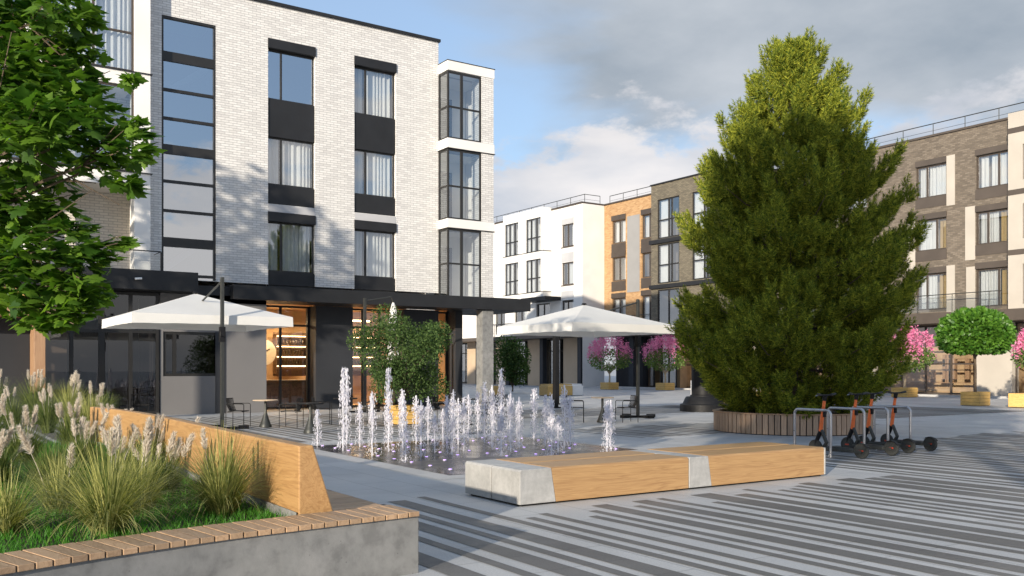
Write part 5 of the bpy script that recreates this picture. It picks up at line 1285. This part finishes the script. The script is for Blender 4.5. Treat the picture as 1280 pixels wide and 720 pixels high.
bush_tree('round_shrub', 'dark leafy shrub hidden behind the lower left of the spruce', (27.5, 23.2, .45), .3, 1.0, 1.0, 2600, .09, 'olive', lumps=7)

# ------------------------------------------------------------------ far benches, pedestal, small things
def box_bench(loc, L_, rz, lab, white=.3):
    t = thing('box_bench', lab, 'bench', loc, rz, 'low box benches across the square')
    MB().box(0, L_*(1-white)-.01, 0, .9, .03, .6).build('wood_seat', M['wood_box'], t, .02); MB().box(L_*(1-white), L_, 0, .9, .02, .6).build('white_block', M['white_paint'], t, .02); MB().box(.05, L_-.05, .05, .85, 0, .02).build('plinth', M['black'], t)
box_bench((31.4, 43.3, 0), 2.6, -.02, 'low wooden box bench with white end just beyond the slim table')
box_bench((34.8, 47.9, 0), 2.8, .02, 'second wooden box bench farther behind the slim table')
box_bench((28.6, 44.9, 0), .9, 0, 'small wooden cube seat behind the middle jets', .1)
box_bench((36.6, 76.5, 0), 3.6, 0, 'faraway wooden box bench seen under the canopy beside the concrete column', .1)
box_bench((38.2, 20.1, 0), 3.2, -PI/2+.25, 'wooden box bench with white end at the right edge of the picture', .3)
box_bench((30.2, 27.9, 0), 3.4, -.35, 'wooden box bench behind the round spruce planter', .1)
pd = thing('monument_pedestal', 'black stepped pedestal standing left of the spruce planter', 'pedestal', (25.4, 24.9, 0))
MB().lathe([(.90, 0), (.90, .26), (.86, .29)], seg=10).build('lower_step', M['black'], pd); MB().lathe([(.80, .291), (.70, .52), (.66, .56)], seg=10).build('upper_step', M['black'], pd)
MB().lathe([(.52, .561), (.50, .62), (.46, .64), (.46, 1.75), (.52, 1.78), (.52, 1.9)], seg=10).build('column', M['black'], pd)
t = thing('slatted_bench', 'white slatted bench seen left behind the black pedestal', 'bench', (36.95, 37.2, 0), -.6)
m = MB(); [m.box(0, .8, .02*k, .02*k+.03, .45+.13*k, .50+.13*k) for k in range(4)]; m.box(0, .8, -.45, -.02, .42, .45); m.build('slats', M['white_paint'], t); MB().box(.0, .06, -.4, .1, 0, .95).box(.74, .8, -.4, .1, 0, .95).build('leg', M['white_paint'], t)
# wall lights on the fascia
for k, x in enumerate((6.4,)):
    t = thing('wall_light', 'small white cylinder light on the dark terrace fascia', 'lamp', (x, 32.2, 4.62)); MB().tube([(0,0,0),(.22,-.02,.02)], .035, 8).build('shade', M['white_paint'], t); MB().box(.08, .12, 0, .10, -.02, .02).build('bracket', M['black'], t)
# low dark fence of chairs near the cafe front
for k, (x, y, rz) in enumerate(((5.6, 31.2, .3), (6.5, 31.5, 2.6))):
    c_ = copy_tree(ch0); put(c_, (x, y, .004), rz, ('cafe chair before the dark cafe glass, nearer the portal', 'cafe chair before the dark cafe glass, nearer the grey wall')[k])

# ------------------------------------------------------------------ unseen trees and shrubs added off camera to shade facade, spruce and planter wall
def shade_tree(loc, trunk, rx, rz, lab, n=2600, size=.5, shift=(0, 0)):
    t = thing('unseen_shade_tree', lab, 'tree', loc, 0, 'unseen trees added for shade'); r = RNG
    MB().tube([(0,0,0),(.1+shift[0]*.05,shift[1]*.05,trunk*.5),(shift[0]*.35,shift[1]*.35,trunk),(shift[0],shift[1],trunk+rz)], [.28, .22, .18, .1], 8).build('trunk', M['bark'], t); limbs_mesh(t, trunk*.8, [(shift[0]+rx*.6*math.cos(a), shift[1]+rx*.6*math.sin(a), trunk+rz*.9) for a in np.linspace(0, 5.4, 7)], .1, M['bark'])
    P_, dd = ellip_points(n, rx, rx, rz, .1, .6); P_ += np.array([shift[0], shift[1], trunk+rz]); V, T = scatter(LEAF, LEAF_T, P_, dd+r.normal(0, .7, (n, 3)), r.uniform(size*.7, size*1.3, n)); npmesh('crown', V, T, M['maple'], t)
def sw2(s_, w_): return (tx*s_-ty*w_, ty*s_+tx*w_, 0)
shade_tree(sw2(-7, -2.4), 5.9, 4.4, 4.5, 'unseen leaning tree behind the viewer, added to shade the spruce', n=6500, shift=(-ty*4.6, tx*4.6))
shade_tree(sw2(7, 23.9), 7.3, 2.7, 3.4, 'unseen tree left of the planter, added to shade the white brick facade', n=1500, size=.38)
for k, (w_, s_) in enumerate(((3.7, -.3), (4.7, -.2), (5.6, -.5))):  # unseen shrubs, added to keep sun off the planter's concrete front
    x, y, _ = sw2(s_, w_); bush_tree('unseen_shade_shrub', ('unseen low shrub at the near end, added to shade the planter wall', 'unseen low shrub in the middle, added to shade the planter wall', 'unseen low shrub farthest left, added to shade the planter wall')[k], (x, y, 0), .1, .75, .62, 1500, .07, 'ball', lumps=6)
